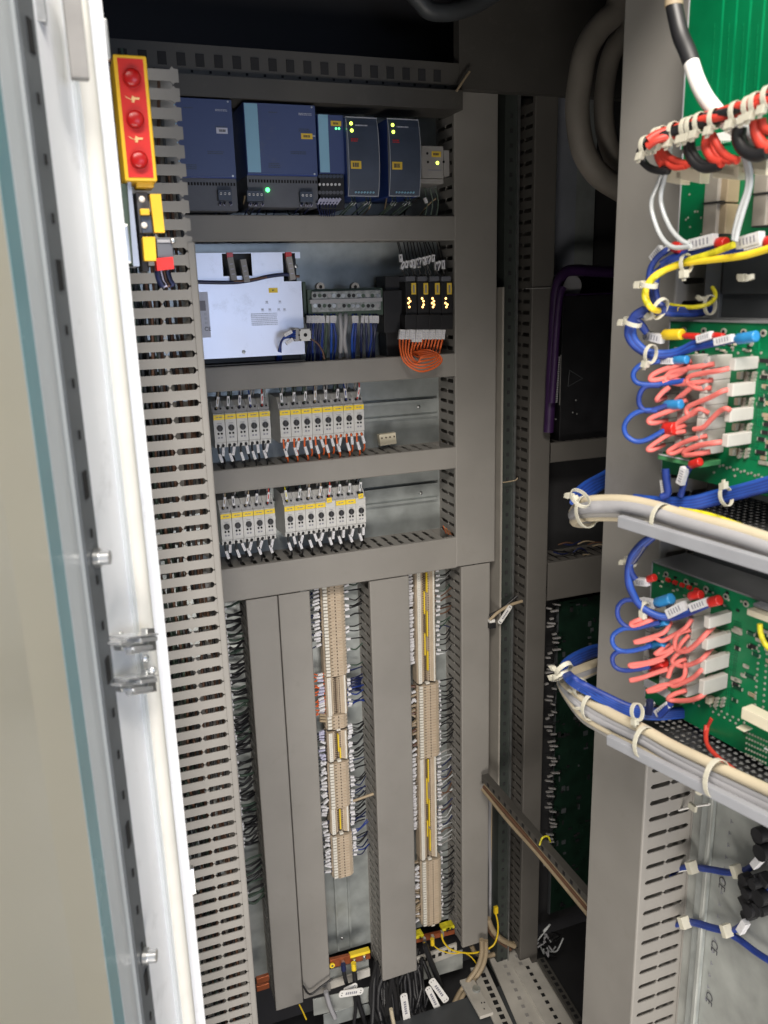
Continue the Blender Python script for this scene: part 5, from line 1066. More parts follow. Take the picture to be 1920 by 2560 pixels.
def pb_pts(zz, pts, off, droop=0):
    out = []
    for p in pts:
        px = zz(p[0], p[1]); o = p[2] if len(p) > 2 else off+max(0, (1690-px[0]))*.00022; out.append(PB(px, o))
    return out
def bw(label, zz, pts, m, r, off=.034, name='wire', cat='wire', group=None, seg=8): 
    b = MB(); b.tube(pb_pts(zz, pts, off), r, m, seg, 5); o = b.build(name); return tag(o, label, cat, group)
pk1 = [[(1430, 635, .016), (1330, 665), (1180, 690), (1080, 715), (1065, 760), (1130, 800), (1240, 800, .028)],
 [(1262, 622, .028), (1150, 640), (1030, 660), (930, 690), (890, 740)], [(1095, 600, .028), (1000, 630), (880, 665), (800, 705), (790, 740), (860, 735), (960, 700), (1060, 660)],
 [(1250, 740, .028), (1120, 760), (1000, 770), (900, 750)], [(1410, 810, .016), (1330, 820), (1230, 870), (1130, 910), (1060, 950), (1070, 1000), (1140, 975, .028)],
 [(1120, 770), (1050, 830), (990, 880), (985, 910), (1060, 890, .03)], [(930, 790), (870, 840), (835, 890), (900, 870, .03)], [(1385, 1000, .016), (1365, 955), (1310, 965), (1240, 1030), (1180, 1090), (1110, 1105)],
 [(1140, 950, .03), (1080, 1000), (990, 1060), (975, 1100), (1050, 1070, .03)], [(1030, 935, .03), (930, 970), (820, 1010), (775, 1040), (800, 1060), (910, 1040, .03)], [(1220, 985, .028), (1150, 955), (1090, 1000)],
 [(1385, 1190, .016), (1280, 1205), (1150, 1225), (1060, 1260), (1040, 1295), (1130, 1290), (1230, 1270, .028)], [(1210, 1155, .028), (1110, 1175), (1000, 1220), (920, 1270), (960, 1285), (1050, 1240, .03)],
 [(1050, 1120, .03), (940, 1140), (850, 1190), (770, 1250), (800, 1260), (890, 1220, .03)], [(960, 640), (920, 720), (1000, 700), (1080, 640)], [(880, 760), (960, 740), (1050, 755), (1110, 790)]]
pk2 = [[(1200, 1040, .016), (1140, 1100), (1060, 1180), (1000, 1215), (940, 1200), (930, 1140), (960, 1085), (1040, 1060, .028)], [(1050, 985, .028), (1000, 1050), (920, 1100), (840, 1140), (790, 1120)], [(770, 965, .03), (690, 985), (620, 1015), (640, 1035), (740, 1000), (840, 990, .03)],
 [(900, 1010, .03), (850, 1080), (740, 1120), (640, 1150), (700, 1145), (800, 1115)], [(1190, 1190, .016), (1130, 1260), (1060, 1300), (980, 1320), (910, 1290), (940, 1240), (1010, 1190, .028)], [(890, 1160, .03), (820, 1210), (790, 1235), (870, 1215), (920, 1180)],
 [(920, 1200), (850, 1250), (740, 1290), (610, 1310), (640, 1325), (760, 1300), (850, 1270)], [(1180, 1330, .016), (1120, 1345), (1060, 1400), (980, 1440), (920, 1460), (900, 1440), (990, 1400), (1005, 1300)], [(880, 1340), (800, 1365), (700, 1400), (610, 1420), (660, 1415), (780, 1370)],
 [(1160, 1485, .016), (1120, 1530), (1040, 1560), (940, 1565), (880, 1555), (920, 1520), (1010, 1490, .028)], [(920, 1445), (840, 1455), (770, 1480), (730, 1500), (800, 1490), (870, 1460)], [(1030, 1100, .028), (980, 1150), (950, 1200)], [(1010, 1270, .028), (950, 1290), (905, 1330), (880, 1400)]]
for zz, L_, nm in ((zJ, pk1, 'upper'), (zK, pk2, 'lower')):
    for k, pts in enumerate(L_): bw('%s pink wire loop plugged into the %s board of white plugs' % ((ORD+['seventeenth'])[k], nm), zz, pts, 'w_pink', random.uniform(.0023, .0027), group='pink wire loops')
gb = 'blue wires at the edge of the boards'
BL = [(zJ, [(860, 600), (740, 620), (680, 660), (660, 710), (690, 760), (780, 775), (900, 765), (1040, 745)], .0026), (zJ, [(860, 780), (750, 790), (705, 860), (710, 930), (760, 970), (850, 950), (920, 925)], .0026), (zJ, [(840, 965), (720, 970), (640, 1010), (595, 1080), (610, 1150), (680, 1195), (770, 1180), (895, 1110)], .0026),
 (zK, [(640, 850), (570, 855), (525, 900), (525, 970), (570, 1030), (640, 1050), (720, 1035), (820, 1010)], .0026), (zK, [(640, 1050), (560, 1055), (495, 1095), (485, 1150), (520, 1200), (590, 1215), (700, 1195), (760, 1170)], .0026), (zK, [(590, 1215), (520, 1220), (485, 1260), (500, 1320), (560, 1350), (650, 1345), (750, 1325)], .0026)]
for k, (zz, pts, r_) in enumerate(BL): bw('%s small blue wire loop from the top, standing off the %s plug board' % (ORD[k % 3], 'upper' if k < 3 else 'lower'), zz, pts, 'w_blue' if k % 2 else 'w_bblue', r_, group=gb)
for k in range(4): bw('%s blue wire of the bundle sweeping onto the upper plug board' % ORD[k], zJ, [(740, 210+k*14), (665+k*10, 260), (622+k*14, 340), (620+k*16, 420), (670+k*14, 495-k*4), (780, 560-k*10), (900, 565-k*9), (1010, 545-k*10), (1130, 500-k*8 if k < 2 else 450), ((1420, 440) if k < 1 else ((1270, 455) if k == 1 else (1180, 430)))], 'w_bblue' if k % 2 else 'w_blue', .0030, group=gb)
for k in range(2): bw('%s short blue wire ending in the yellow crimp' % ORD[k], zJ, [(690, 300), (720+k*8, 345-k*14), (760, 395-k*10)], 'w_blue', .0030, group=gb)
def bseg(label, zz, a, c, off, hw, m, name, cat, group=None, rnd=False):
    A_, C_ = PB(zz(*a), off), PB(zz(*c), off); b = MB()
    if rnd: b.tube([A_, lerp(A_, C_, .12), lerp(A_, C_, .9), C_], [hw*.6, hw, hw, hw*.7], m, 10, 2)
    else:
        d = (C_-A_); n = np.cross(d/np.linalg.norm(d), BN); b.obox((A_+C_)/2, d/2, n*hw, BN*hw*.8, m)
        for i in range(5): b.obox(A_+d*(.2+.15*i)+BN*hw*.82, d*.03, n*hw*.55, BN*.0001, 'print_grey')
    return tag(b.build(name), label, cat, group)
gs = 'white wire sleeves on the boards'; gc = 'coloured crimps on the boards'
for (zz, a, c, hw, lb) in ((zJ, (750, 405), (880, 440), .0042, 'white printed sleeve left of the yellow crimp'), (zJ, (868, 598), (962, 600), .0030, 'white sleeve beside the light blue crimp of the upper plug board'), (zJ, (1140, 440), (1245, 405), .0034, 'white sleeve in front of the red crimps on the upper plug board'), (zJ, (1270, 458), (1400, 428), .0034, 'white sleeve left of the large blue crimp'),
    (zJ, (895, 1480), (908, 1590), .0040, 'upright white sleeve below the upper plug board'), (zJ, (1010, 1510), (1045, 1390), .0036, 'tilted white sleeve hanging under the red crimp'), (zK, (655, 718), (735, 725), .0042, 'white sleeve at the top left of the lower plug board'), (zK, (692, 860), (790, 882), .0044, 'white printed sleeve left of the blue crimp on the lower plug board'),
    (zK, (885, 950), (1000, 890), .0048, 'broad white sleeve in front of the lower plug board'), (zK, (1045, 905), (1165, 860), .0040, 'white sleeve beside the red crimp of the lower plug board'), (zK, (725, 1650), (760, 1570), .0036, 'upright white sleeve below the lower plug board'), (zK, (800, 1655), (890, 1590), .0036, 'slanted white sleeve below the lower plug board'),
    (zI, (515, 350), (610, 235), .0034, 'white sleeve at the far end of the uppermost blue wire'), (zI, (620, 290), (710, 215), .0030, 'second white sleeve near the leftmost red crimp'), (zI, (900, 210), (1140, 150), .0050, 'long white sleeve between the two red crimps'), (zI, (1370, 195), (1600, 130), .0050, 'long white sleeve at the right edge under the relays'), (zI, (1440, 215), (1610, 165), .0040, 'second long white sleeve at the right edge')):
    bseg(lb, zz, a, c, .038, hw, 'marker', 'wire_sleeve', 'wire sleeve', gs)
for (zz, a, c, hw, m, lb) in ((zJ, (880, 405), (1025, 402), .0052, 'crimp_yellow', 'yellow crimp at the top left of the upper plug board'), (zJ, (1420, 440), (1575, 415), .0050, 'crimp_blue', 'large light blue crimp at the right of the upper plug board'), (zJ, (960, 592), (1062, 590), .0040, 'crimp_blue', 'light blue crimp at the left edge of the upper plug board'),
    (zJ, (1030, 412), (1150, 418), .0030, 'crimp_red', 'left red crimp on the top edge of the upper plug board'), (zJ, (1250, 412), (1330, 422), .0034, 'crimp_red', 'right red crimp on the top edge of the upper plug board'), (zJ, (895, 925), (1020, 920), .0048, 'crimp_blue', 'blue crimp among the pink wires of the upper plug board'), (zJ, (890, 1100), (975, 1100), .0065, 'crimp_red', 'square red crimp among the pink wires of the upper plug board'), (zJ, (1080, 1370), (1160, 1345), .0042, 'crimp_red', 'red crimp below the upper plug board'),
    (zK, (735, 705), (785, 690), .0040, 'crimp_red', 'red crimp at the far top corner of the lower plug board'), (zK, (790, 875), (905, 840), .0058, 'crimp_blue', 'blue crimp at the top of the lower plug board'), (zK, (1165, 870), (1245, 850), .0050, 'crimp_red', 'red crimp at the end of the blue wire on the lower plug board'), (zK, (1030, 825), (1115, 812), .0046, 'crimp_red', 'round red crimp on the lower plug board'), (zK, (780, 1030), (870, 1000), .0046, 'crimp_blue', 'upper blue crimp among the pink wires of the lower plug board'), (zK, (740, 1165), (860, 1150), .0058, 'crimp_blue', 'lower blue crimp among the pink wires of the lower plug board'), (zK, (750, 1325), (855, 1290), .0065, 'crimp_red', 'large red crimp among the pink wires of the lower plug board'),
    (zI, (718, 225), (805, 238), .0052, 'crimp_red', 'leftmost red crimp under the relay board'), (zI, (1155, 195), (1245, 192), .0056, 'crimp_red', 'middle red crimp under the relay board'), (zI, (1635, 185), (1720, 180), .0056, 'crimp_red', 'rightmost red crimp under the relay board, cut by the picture edge')):
    bseg(lb, zz, a, c, .036, hw, m, 'crimp', 'crimp', gc, True)
for k in range(5):
    a = zK(870+k*50, 705+k*18); c = zK(905+k*50, 718+k*18); b = MB(); b.tube([PB(a, .006), PB(lerp(a, c, .55), .006)], .0026, 'crimp_red', 8, 1); tag(b.build('crimp'), '%s of the small red caps along the top of the lower plug board' % ORD[k], 'crimp', 'small red caps')
# navy/yellow loop bundle between relay board and plug board
for k in range(5):
    o_ = (k-2)*.0042
    bw('%s navy wire of the loop between relay board and upper plug board' % ORD[k], zI, [(1000, 265+k*6, .03), (800, 320+k*5), (640, 405+k*6), (560-k*12, 520), (545-k*14, 660), (580-k*8, 780), (660, 835+k*9), (800, 850+k*9, .02), (950, 850+k*8, .0), (1080, 835+k*6, -.03)], 'w_navy' if k % 2 else 'w_blue', .0036, group='navy wires of the upper loop')
for k in range(4):
    bw('%s blue wire dropping from the upper loop to the plug board bundle' % ORD[k], zI, [(650, 850+k*8), (540, 840+k*10), (430, 850+k*14), (340+k*10, 920), (290+k*14, 1000), (275+k*14, 1080)], 'w_blue', .0034, group='navy wires of the upper loop')
for k, pts in enumerate(([(1740, 220), (1659, 245), (1400, 315), (1100, 352), (860, 382), (650, 450), (520, 530), (455, 640), (460, 750), (520, 840), (640, 858), (780, 850)], [(1320, 205), (1100, 290), (900, 352), (700, 425), (560, 510), (480, 590), (440, 700), (480, 800), (570, 858), (700, 862)])):
    bw(('longer', 'shorter')[k]+' bright yellow-green earth wire over the navy loop', zI, [(x, y, (.048 if i_ < len(pts)-2 else .026)+max(0, 1690-zI(x, y)[0])*.00022) for i_, (x, y) in enumerate(pts)], ('lemon', 'w_yg')[k], .0031, group='yellow-green earth wires')
bw('thin yellow wire curling back inside the dark gap', zI, [(670, 800, .02), (850, 822, .015), (1000, 812, .01), (1100, 770, .0), (1140, 700, -.01), (1110, 630, -.02)], 'w_yg', .0022, group='yellow-green earth wires')
bw('blue sleeved wire under the relay board, leftmost', zI, [(480, 560), (500, 440), (560, 340), (640, 270), (720, 225)], 'w_blue', .0030, group=gb)
bw('blue sleeved wire under the relay board, middle', zI, [(600, 400), (720, 330), (850, 290), (1000, 250), (1160, 200)], 'w_blue', .0034, group=gb)
bw('blue sleeved wire under the relay board, right', zI, [(1000, 330), (1200, 290), (1350, 250), (1500, 210), (1650, 180)], 'w_blue', .0034, group=gb)
def tie(label, zz, c, off, R_, axis_px, head=(0, 1), w=.0022, full=True):
    """nylon cable tie: flat ring round a bundle whose direction runs along axis_px, plus a head block"""
    R_ = R_*.74; A_ = PB(zz(*c), off); d = PB(zz(c[0]+axis_px[0], c[1]+axis_px[1]), off)-A_; d /= np.linalg.norm(d)
    e1 = np.cross(d, BN); e1 /= np.linalg.norm(e1); e2 = np.cross(d, e1); n = 20; b = MB(); vs = []
    for i in range(n):
        an = 2*pi*i/n
        for rr, ww in ((R_, -w), (R_, w), (R_+.0008, w), (R_+.0008, -w)): vs.append(A_+e1*cos(an)*rr+e2*sin(an)*rr*.8+d*ww)
    fs = [(i*4+j, i*4+(j+1) % 4, ((i+1) % n)*4+(j+1) % 4, ((i+1) % n)*4+j) for i in range(n) for j in range(4)]
    b.add(vs, fs, 'nylon')
    hd = np.array(PB(zz(c[0]+head[0], c[1]+head[1]), off))-A_; hd /= np.linalg.norm(hd); hp = A_+hd*(R_+.0012)+BN*R_*.35
    ax = np.cross(hd, d); ax /= np.linalg.norm(ax)
    b.obox(hp, hd*.0034, ax*.0030, d*.0034, 'nylon'); b.obox(hp+hd*.0045, hd*.0016, ax*.0012, d*.0016, 'nylon')
    return tag(b.build('cable_tie', bevel=.0006), label, 'cable tie', 'nylon cable ties')
tie('tie holding the yellow wires at their left bend', zI, (480, 600), .066, .012, (-20, 100), (-1, 0)); tie('tie on the yellow wires under the relay board', zI, (850, 390), .052, .011, (100, -20), (0, 1))
tie('lower ring tie at the bottom of the navy loop', zI, (590, 835), .050, .014, (90, 70), (-1, 1)); tie('tie at the left bend of the blue bundle', zI, (320, 970), .060, .013, (-30, 100), (-1, 0)); tie('tie on the blue bundle above the pink wires', zI, (500, 1285), .056, .012, (100, 20), (-.3, 1)); tie('pale ring tie deep in the dark gap', zI, (1085, 800), .0, .012, (100, -10), (-1, -1)); tie('tie head on the dark chassis at right', zI, (1470, 530), .01, .006, (10, 100), (-1, 0))
# red/black harness
hr = [(470, 1420), (560, 1350), (700, 1300), (850, 1255), (1000, 1200), (1150, 1160), (1300, 1115), (1450, 1060), (1600, 985), (1760, 900)]
random.seed(9)
for k in range(6):
    ph = k*1.05; m = ['w_red', 'w_black', 'w_red', 'w_black', 'w_black', 'w_red'][k]
    pts = [(x, y+12*sin(ph+i*.9)+ (k-2.5)*13, .075+max(0, 1690-zH(x, y)[0])*.0002+.004*cos(ph+i*.9)) for i, (x, y) in enumerate(hr)]
    bw('%s wire of the red and black harness' % ORD[k], zH, pts, m, .0037, group='wires of the red and black harness')
for k, (pts, m, r_) in enumerate(([[(470, 1420), (400, 1480), (395, 1540), (430, 1610), (500, 1665), (600, 1690), (680, 1690)], 'w_black', .0034], [[(480, 1400), (410, 1480), (415, 1560), (470, 1640), (560, 1680), (650, 1680)], 'w_black', .0034], [[(570, 1400), (575, 1480), (600, 1570), (630, 1620)], 'w_red', .0052], [[(590, 1420), (640, 1500), (700, 1560), (790, 1600), (880, 1625)], 'w_red', .0032], [[(600, 1450), (660, 1600), (740, 1650), (850, 1640)], 'w_red', .0030],
    [[(880, 1380), (870, 1480), (930, 1600), (1030, 1660), (1180, 1640)], 'w_black', .0046], [[(900, 1380), (920, 1500), (1000, 1600), (1100, 1620), (1190, 1610)], 'w_black', .0034], [[(1060, 1340), (1050, 1450), (1110, 1560), (1210, 1610)], 'w_red', .0046], [[(1110, 1330), (1170, 1450), (1260, 1550), (1360, 1585)], 'w_red', .0036], [[(1090, 1340), (1140, 1500), (1200, 1570), (1290, 1595)], 'w_red', .0030],
    [[(1380, 1260), (1370, 1370), (1430, 1480), (1540, 1530), (1660, 1500)], 'w_black', .0062], [[(1530, 1200), (1550, 1320), (1600, 1420), (1680, 1480)], 'w_red', .0052], [[(1600, 1180), (1620, 1260), (1700, 1300)], 'w_red', .0036])):
    bw('%s %s wire curving from the harness down to the comb connectors' % (ORD[k], 'black' if m == 'w_black' else 'red'), zH, [(x, y, .07) for x, y in pts], m, r_*.92, group='harness wires curving to the comb connectors')
for k, (x, y) in enumerate(((450, 1430), (560, 1350), (610, 1335), (725, 1295), (850, 1255), (905, 1240), (985, 1205), (1130, 1165), (1340, 1100), (1470, 1050), (1540, 1015), (1660, 950))):
    tie('%s cable tie from the left on the red and black harness' % ORD[k], zH, (x, y+8), .078, .0105, (100, -35), (-.3, 1), .0024)
# black/white thick cable
wc_ = [(740, -80), (730, 40), (760, 200), (800, 360), (860, 500), (905, 620)]
b = MB(); b.tube(pb_pts(zH, [(x, y, .06) for x, y in wc_], .06), .0072, 'w_black', 14, 5); o = b.build('cable'); tag(o, 'thick dark sleeved cable ending in white at the upper right', 'cable')
b2 = MB(); b2.tube(pb_pts(zH, [(x, y, .06) for x, y in ((895, 605), (960, 800), (1040, 960), (1130, 1080), (1210, 1170), (1400, 1300), (1520, 1420), (1700, 1500))], .06), .0068, 'w_white', 14, 5); b2.build('white_part', o)
b3 = MB(); b3.tube(pb_pts(zH, [(x, y, .06) for x, y in ((735, -90), (730, 0), (728, 62))], .06), .0080, 'w_tan', 12, 3); b3.build('tan_collar', o)
for k, pts in enumerate(([(700, 1440), (640, 1640), (560, 1850), (510, 1980), (520, 2120), (600, 2330), (720, 2440), (900, 2430)], [(690, 1500), (650, 1700), (600, 1930), (620, 2080), (700, 2260), (800, 2370), (880, 2410)], [(1290, 1260), (1400, 1500), (1460, 1700), (1450, 1880), (1380, 2080), (1330, 2280), (1320, 2370)], [(1340, 1300), (1440, 1530), (1490, 1740), (1470, 1900), (1410, 2100), (1360, 2280), (1340, 2380)])):
    bw('%s translucent grey wire hanging %s' % (ORD[k], 'in a long loop left of the relay board' if k < 2 else 'in front of the relay board'), zH, [(x, y, .06) for x, y in pts], 'w_clear', .0022, group='translucent grey wires')
# ------------------------------------------------------------------ racks and shelves behind the boards
def rack(label, pt, pb_, m='rack'):
    z1_ = PB(pt)[2]; z0_ = PB(pb_)[2]; t = thing('card_rack', label, 'card rack', bxyz(.05, z0_, -.05), 'dark card racks')
    b = MB(); bbox(b, .006, U1, z0_, z1_, -.10, -.055, m); b.build('back', t); return t, z0_, z1_
ta, za, zb_ = rack('dark card rack seen between the relay board and the upper plug board', (1690, 600), (1677, 815))
b = MB(); bbox(b, .0, .020, za, zb_, -.055, -.05, 'rack_lt'); bbox(b, .024, U1, za+.030, za+.075, -.054, -.048, 'rack'); b.build('keyhole_plate', ta, .0006)
b = MB(); bbox(b, .0, U1, za-.0, za+.002, -.06, -.002, 'rack_lt'); b.build('rack_lid', ta)
for k in range(2):
    b = MB(); c = bxyz(.09+k*.05, zb_-.03, -.047); b.cyl(c, c+BN*.001, .005, 'ps_grey', 12); b.build('round_hole', ta)
rack('dark card rack behind the uppermost board', (1720, -60), (1700, 612)); rack('dark card rack behind the upper plug board', (1677, 812), (1647, 1180)); rack('dark card rack behind the lower plug board', (1633, 1395), (1600, 1750))
def shelf(label, Z, y0=-.79, y1=-1.12, x0=.566, x1=.70):
    t = thing('perforated_shelf', label, 'shelf', (x0, y0, Z), 'dark perforated shelves')
    b = MB(); p = .0085; nx = int((x1-x0)/p); ny = int((y0-y1)/p); rh = .0030
    ring = [(cos(pi/4*i+pi/8)*rh, sin(pi/4*i+pi/8)*rh) for i in range(8)]; h = p/2
    sq = [(h, h*.41), (h*.41, h), (-h*.41, h), (-h, h*.41), (-h, -h*.41), (-h*.41, -h), (h*.41, -h), (h, -h*.41)]
    # octagon ring to square edge, corners filled
    for i in range(nx):
        for j in range(ny):
            cx, cy = x0+p*(i+.5), y0-p*(j+.5)
            if i < 1 or j < 1: b.add([(cx-h, cy-h, Z), (cx+h, cy-h, Z), (cx+h, cy+h, Z), (cx-h, cy+h, Z)], [(0, 1, 2, 3)], 'shelf'); continue
            V_ = [(cx+x, cy+y, Z) for x, y in ring]+[(cx+x, cy+y, Z) for x, y in sq]+[(cx+h, cy+h, Z), (cx-h, cy+h, Z), (cx-h, cy-h, Z), (cx+h, cy-h, Z)]+[(cx+x, cy+y, Z-.0015) for x, y in ring]
            o8 = [(ring.index(r), 0) for r in []]
            F_ = []
            for q in range(8):
                n2 = (q+1) % 8; F_.append((q, 8+(q), 8+(n2), n2)); F_.append((q, n2, 20+n2, 20+q))
            F_ += [(16, 9, 8), (17, 11, 10), (18, 13, 12), (19, 15, 14)]
            b.add(V_, F_, 'shelf')
    o = b.build('sheet', t, kind='stuff')
    MB().box(x0-.0015, x0, y1, y0, Z-.016, Z, 'shelf').build('lip', t)
    return t
zs1 = PB((1700, 1262), -.02)[2]; zs2 = PB((1660, 1775), -.02)[2]
shelf('dark perforated shelf under the upper plug board', zs1); shelf('dark perforated shelf under the lower plug board', zs2)
structure('shelf_support', MB().box(.66, .70, -.80, -.79, .95, 2.0, 'frame_dk'))
# small board with beige connector, lower right
t = thing('circuit_board', 'small green board with a beige socket sticking out at the right edge', 'circuit board', PB(zK(1405, 1990), .03), 'green circuit boards at right')
b = MB(); pbox(b, zK(1410, 1765), zK(1700, 1960), .03, .0315, 'pcb'); b.build('board', t)
b = MB(); pbox(b, zK(1395, 1690), zK(1700, 1760), .03, .044, 'beige_conn'); pbox(b, zK(1360, 1750), zK(1420, 1790), .03, .042, 'beige_conn'); b.build('socket', t, .0008)
dots(t, [zK(1440+c*20-r_*2, 1790+r_*38+c*9) for r_ in range(5) for c in range(8)], .0316, .0011)
b = MB(); pbox(b, zK(1560, 1900), zK(1640, 1950), .0315, .033, 'marker'); b.build('label', t)
b = MB(); pbox(b, zK(1435, 955), zK(1700, 1010), 0, .02, 'beige_conn'); pbox(b, zK(1480, 895), zK(1700, 950), 0, .012, 'bar'); tag(b.build('edge_connector', bevel=.0008), 'pale edge connector at the right of the lower plug board', 'connector')
bw('green and pink wires under the pale edge connector', zK, [(1530, 1020, .02), (1535, 1080, .02), (1560, 1150, .02), (1600, 1200, .02)], 'w_yg', .0026)
for k in range(3): b = MB()
for k, pts in enumerate(([(1190, 1690, .0), (1160, 1760, .0), (1150, 1830, .01), (1170, 1900, .02), (1250, 1980, .03), (1340, 2050, .04), (1420, 2110, .045)], [(1150, 1740, .0), (1145, 1800, .005), (1160, 1880, .018), (1240, 1970, .028), (1330, 2040, .038), (1400, 2100, .044)])):
    bw(('upper', 'lower')[k]+' thin red wire crossing the lower shelf towards the cables', zK, pts, 'w_red', .0022, group='thin red wires')
# wires entering below boards
bw('blue wire under the green plug of the upper board', zJ, [(900, 1400), (905, 1480), (915, 1580), (870, 1610)], 'w_blue', .0040, group=gb); bw('blue wire under the red crimp of the upper board', zJ, [(1090, 1370), (1050, 1440), (1030, 1530), (1010, 1600)], 'w_blue', .0032, group=gb)
bw('blue wire under the green plug of the lower board', zK, [(750, 1560), (750, 1600), (740, 1660)], 'w_navy', .0040, group=gb); bw('second blue wire under the green plug of the lower board', zK, [(900, 1580), (870, 1620), (820, 1670)], 'w_blue', .0036, group=gb)
# lower board: blue bundle from the upper cables with its loop
for k in range(3):
    bw('%s blue wire sweeping in front of the lower plug board' % ORD[k], zK, [(770+k*12, 395), (690+k*10, 450), (630+k*10, 520), (605+k*10, 580), (592+k*10, 660), (598+k*12, 740), (625+k*12, 810), (660+k*10, 870), (720, 925-k*8), (820, 972-k*10), (930, 972-k*12), (1040, 935-k*10), (1170, 878)] if k < 2 else [(780, 400), (700, 470), (640, 540), (610, 600), (620, 660), (650, 705)], 'w_blue' if k != 1 else 'w_bblue', .0034, group=gb)
for k in range(6): bw('%s strand of the dark blue bundle between the shelf cables and the lower loop' % ORD[k], zK, [(790+k*5, 395-k*4), (700+k*6, 455-k*2), (640+k*6, 530), (600+k*5, 590)], 'w_navy' if k % 2 else 'w_blue', .0030, group='strands above the lower loop')
tie('tie at the left of the dark blue bundle above the lower plug board', zK, (612, 578), .052, .0095, (-20, 60), (-1, 0)); tie('tie under the white sleeve of the lower plug board', zK, (712, 905), .050, .0085, (60, 40), (0, 1))
# ------------------------------------------------------------------ big cable bundles
def bundle(zz, path, cables, group, label):
    for k, (dx, dy, do, m, r_, nm) in enumerate(cables):
        pts = []
        for p in path:
            x, y = p[0]+dx*(p[3] if len(p) > 3 else 1), p[1]+dy*(p[3] if len(p) > 3 else 1)
            if isinstance(p[2], str): pts.append(PY(zz(x, y), float(p[2])-do))
            else: pts.append(PB(zz(x, y), p[2]+do))
        b = MB(); b.tube(pts, r_, m, 10, 6); tag(b.build('cable'), '%s cable in the %s' % (nm, label), 'cable', group)
UPc = [(0, -62, 0, 'w_cream', .0062, 'topmost cream'), (0, -18, .004, 'w_lgrey', .0068, 'upper grey'), (0, 22, .001, 'w_grey', .0056, 'lower grey'), (0, 52, -.004, 'w_cream', .0054, 'lower cream'), (0, -40, -.009, 'w_lgrey', .0056, 'rear grey'), (0, 10, -.010, 'w_cream', .005, 'rear cream')]
Up = [(560, 120, '-.60', .6), (440, 190, '-.60', .7), (320, 260, '-.63', .8), (235, 270, '-.69', .7), (215, 255, '-.735', .5), (290, 215, .075, .9), (450, 205, .072, 1), (620, 215, .07, 1), (800, 255, .068, 1), (950, 305, .066, 1.05), (1150, 365, .066, 1.15), (1400, 440, .066, 1.3), (1700, 545, .066, 1.4)]
bundle(zK, Up, UPc, 'cables of the upper pale bundle', 'upper pale bundle sweeping round the right duct')
bw('yellow wire lying behind the upper pale bundle', zK, [(960, 215, .045), (1150, 250, .045), (1350, 315, .045), (1600, 410, .045)], 'w_yg', .0036)
for k in range(9):
    j = (k-4)
    b = MB(); b.tube([PY(zK(560+j*4, -80+j*9), -.60), PY(zK(430+j*6, -5+j*8), -.60), PY(zK(320+j*9, 60+j*7), -.64), PY(zK(250+j*9, 120+j*4), -.67), PY(zK(235+j*8, 170+j*3), -.69)], .0036, 'w_blue' if k % 2 else 'w_bblue', 8, 5); tag(b.build('wire'), '%s blue wire of the bunch above the upper pale bundle' % ORD[k], 'wire', 'blue bunch above the upper pale bundle')
for k in range(8):
    j = k-3.5
    bw('%s blue wire of the bunch running right above the upper pale bundle' % ORD[k], zK, [(640, 130+j*4, .03), (760, 150+j*6, .03), (900, 168+j*9, .025), (1050, 165+j*10, .02), (1200, 130+j*11, .012), (1400, 80+j*10, .01), (1700, 0+j*12, .0)], 'w_blue' if k % 2 else 'w_bblue', .0028, group='blue bunch running right above the upper pale bundle')
t = MB(); a = PB(zK(540, 290), .085); c = PB(zK(1750, 655), .085); d_ = c-a; n_ = np.cross(d_/np.linalg.norm(d_), BN); t.obox((a+c)/2, d_/2, n_*.0062, BN*.004, 'bar'); tag(t.build('mounting_bar', bevel=.0012), 'grey plastic bar carrying the upper pale cable bundle', 'bar', 'grey plastic cable bars')
tie('tie at the left bend of the upper pale bundle', zK, (300, 225), .076, .023, (100, -10), (-.5, -1), .0026); tie('tie on the upper pale bundle over the duct edge', zK, (835, 290), .073, .023, (100, 25), (-.1, 0), .0026); tie('tie at the blue bunch beside the upper pale bundle', zK, (255, 130), .10, .016, (-60, 100), (-1, -.4)); tie('tie on the blue bunch at right above the perforated shelf', zK, (1290, 115), .02, .0125, (100, -20), (0, -1))
LOc = [(0, 0, 0, 'w_lgrey', .0060, 'upper grey'), (10, -42, .001, 'w_cream', .0058, 'upper cream'), (-12, 30, .002, 'w_lgrey', .0056, 'middle grey'), (-25, 62, 0, 'w_cream', .0054, 'lower cream'), (-30, 84, -.004, 'w_grey', .0050, 'lowest grey'), (0, 20, -.010, 'w_cream', .0050, 'rear cream')]
Lo = [(480, 1270, '-.60', .4), (360, 1320, '-.61', .5), (230, 1370, '-.66', .6), (140, 1400, '-.70', .4), (140, 1450, '-.735', .3), (230, 1540, .075, .7), (330, 1620, .073, 1), (500, 1715, .072, 1), (700, 1810, .07, 1), (900, 1925, .068, 1.05), (1150, 2050, .066, 1.15), (1400, 2170, .066, 1.25), (1700, 2310, .066, 1.3)]
bundle(zK, Lo, LOc, 'cables of the lower pale bundle', 'lower pale bundle sweeping round the right duct')
for k in range(8):
    j = k-3.5
    pts = [PY(zK(480, 1200+j*9), -.60), PY(zK(350, 1215+j*9), -.60), PY(zK(225+j*4, 1270+j*8), -.65), PY(zK(150+j*6, 1330+j*4), -.69), PB(zK(180+j*5, 1400-j*3), .09), PB(zK(280+j*2, 1470-j*6), .082), PB(zK(450, 1560-j*8), .07), PB(zK(620, 1635-j*8), .055), PB(zK(800, 1660-j*7), .03), PB(zK(1000, 1650-j*6), -.004), PB(zK(1150, 1660-j*6), -.05)]
    b = MB(); b.tube(pts, .0034, 'w_blue' if k % 2 else 'w_bblue', 8, 5); tag(b.build('wire'), '%s blue wire on top of the lower pale bundle' % ORD[k], 'wire', 'blue wires on the lower pale bundle')
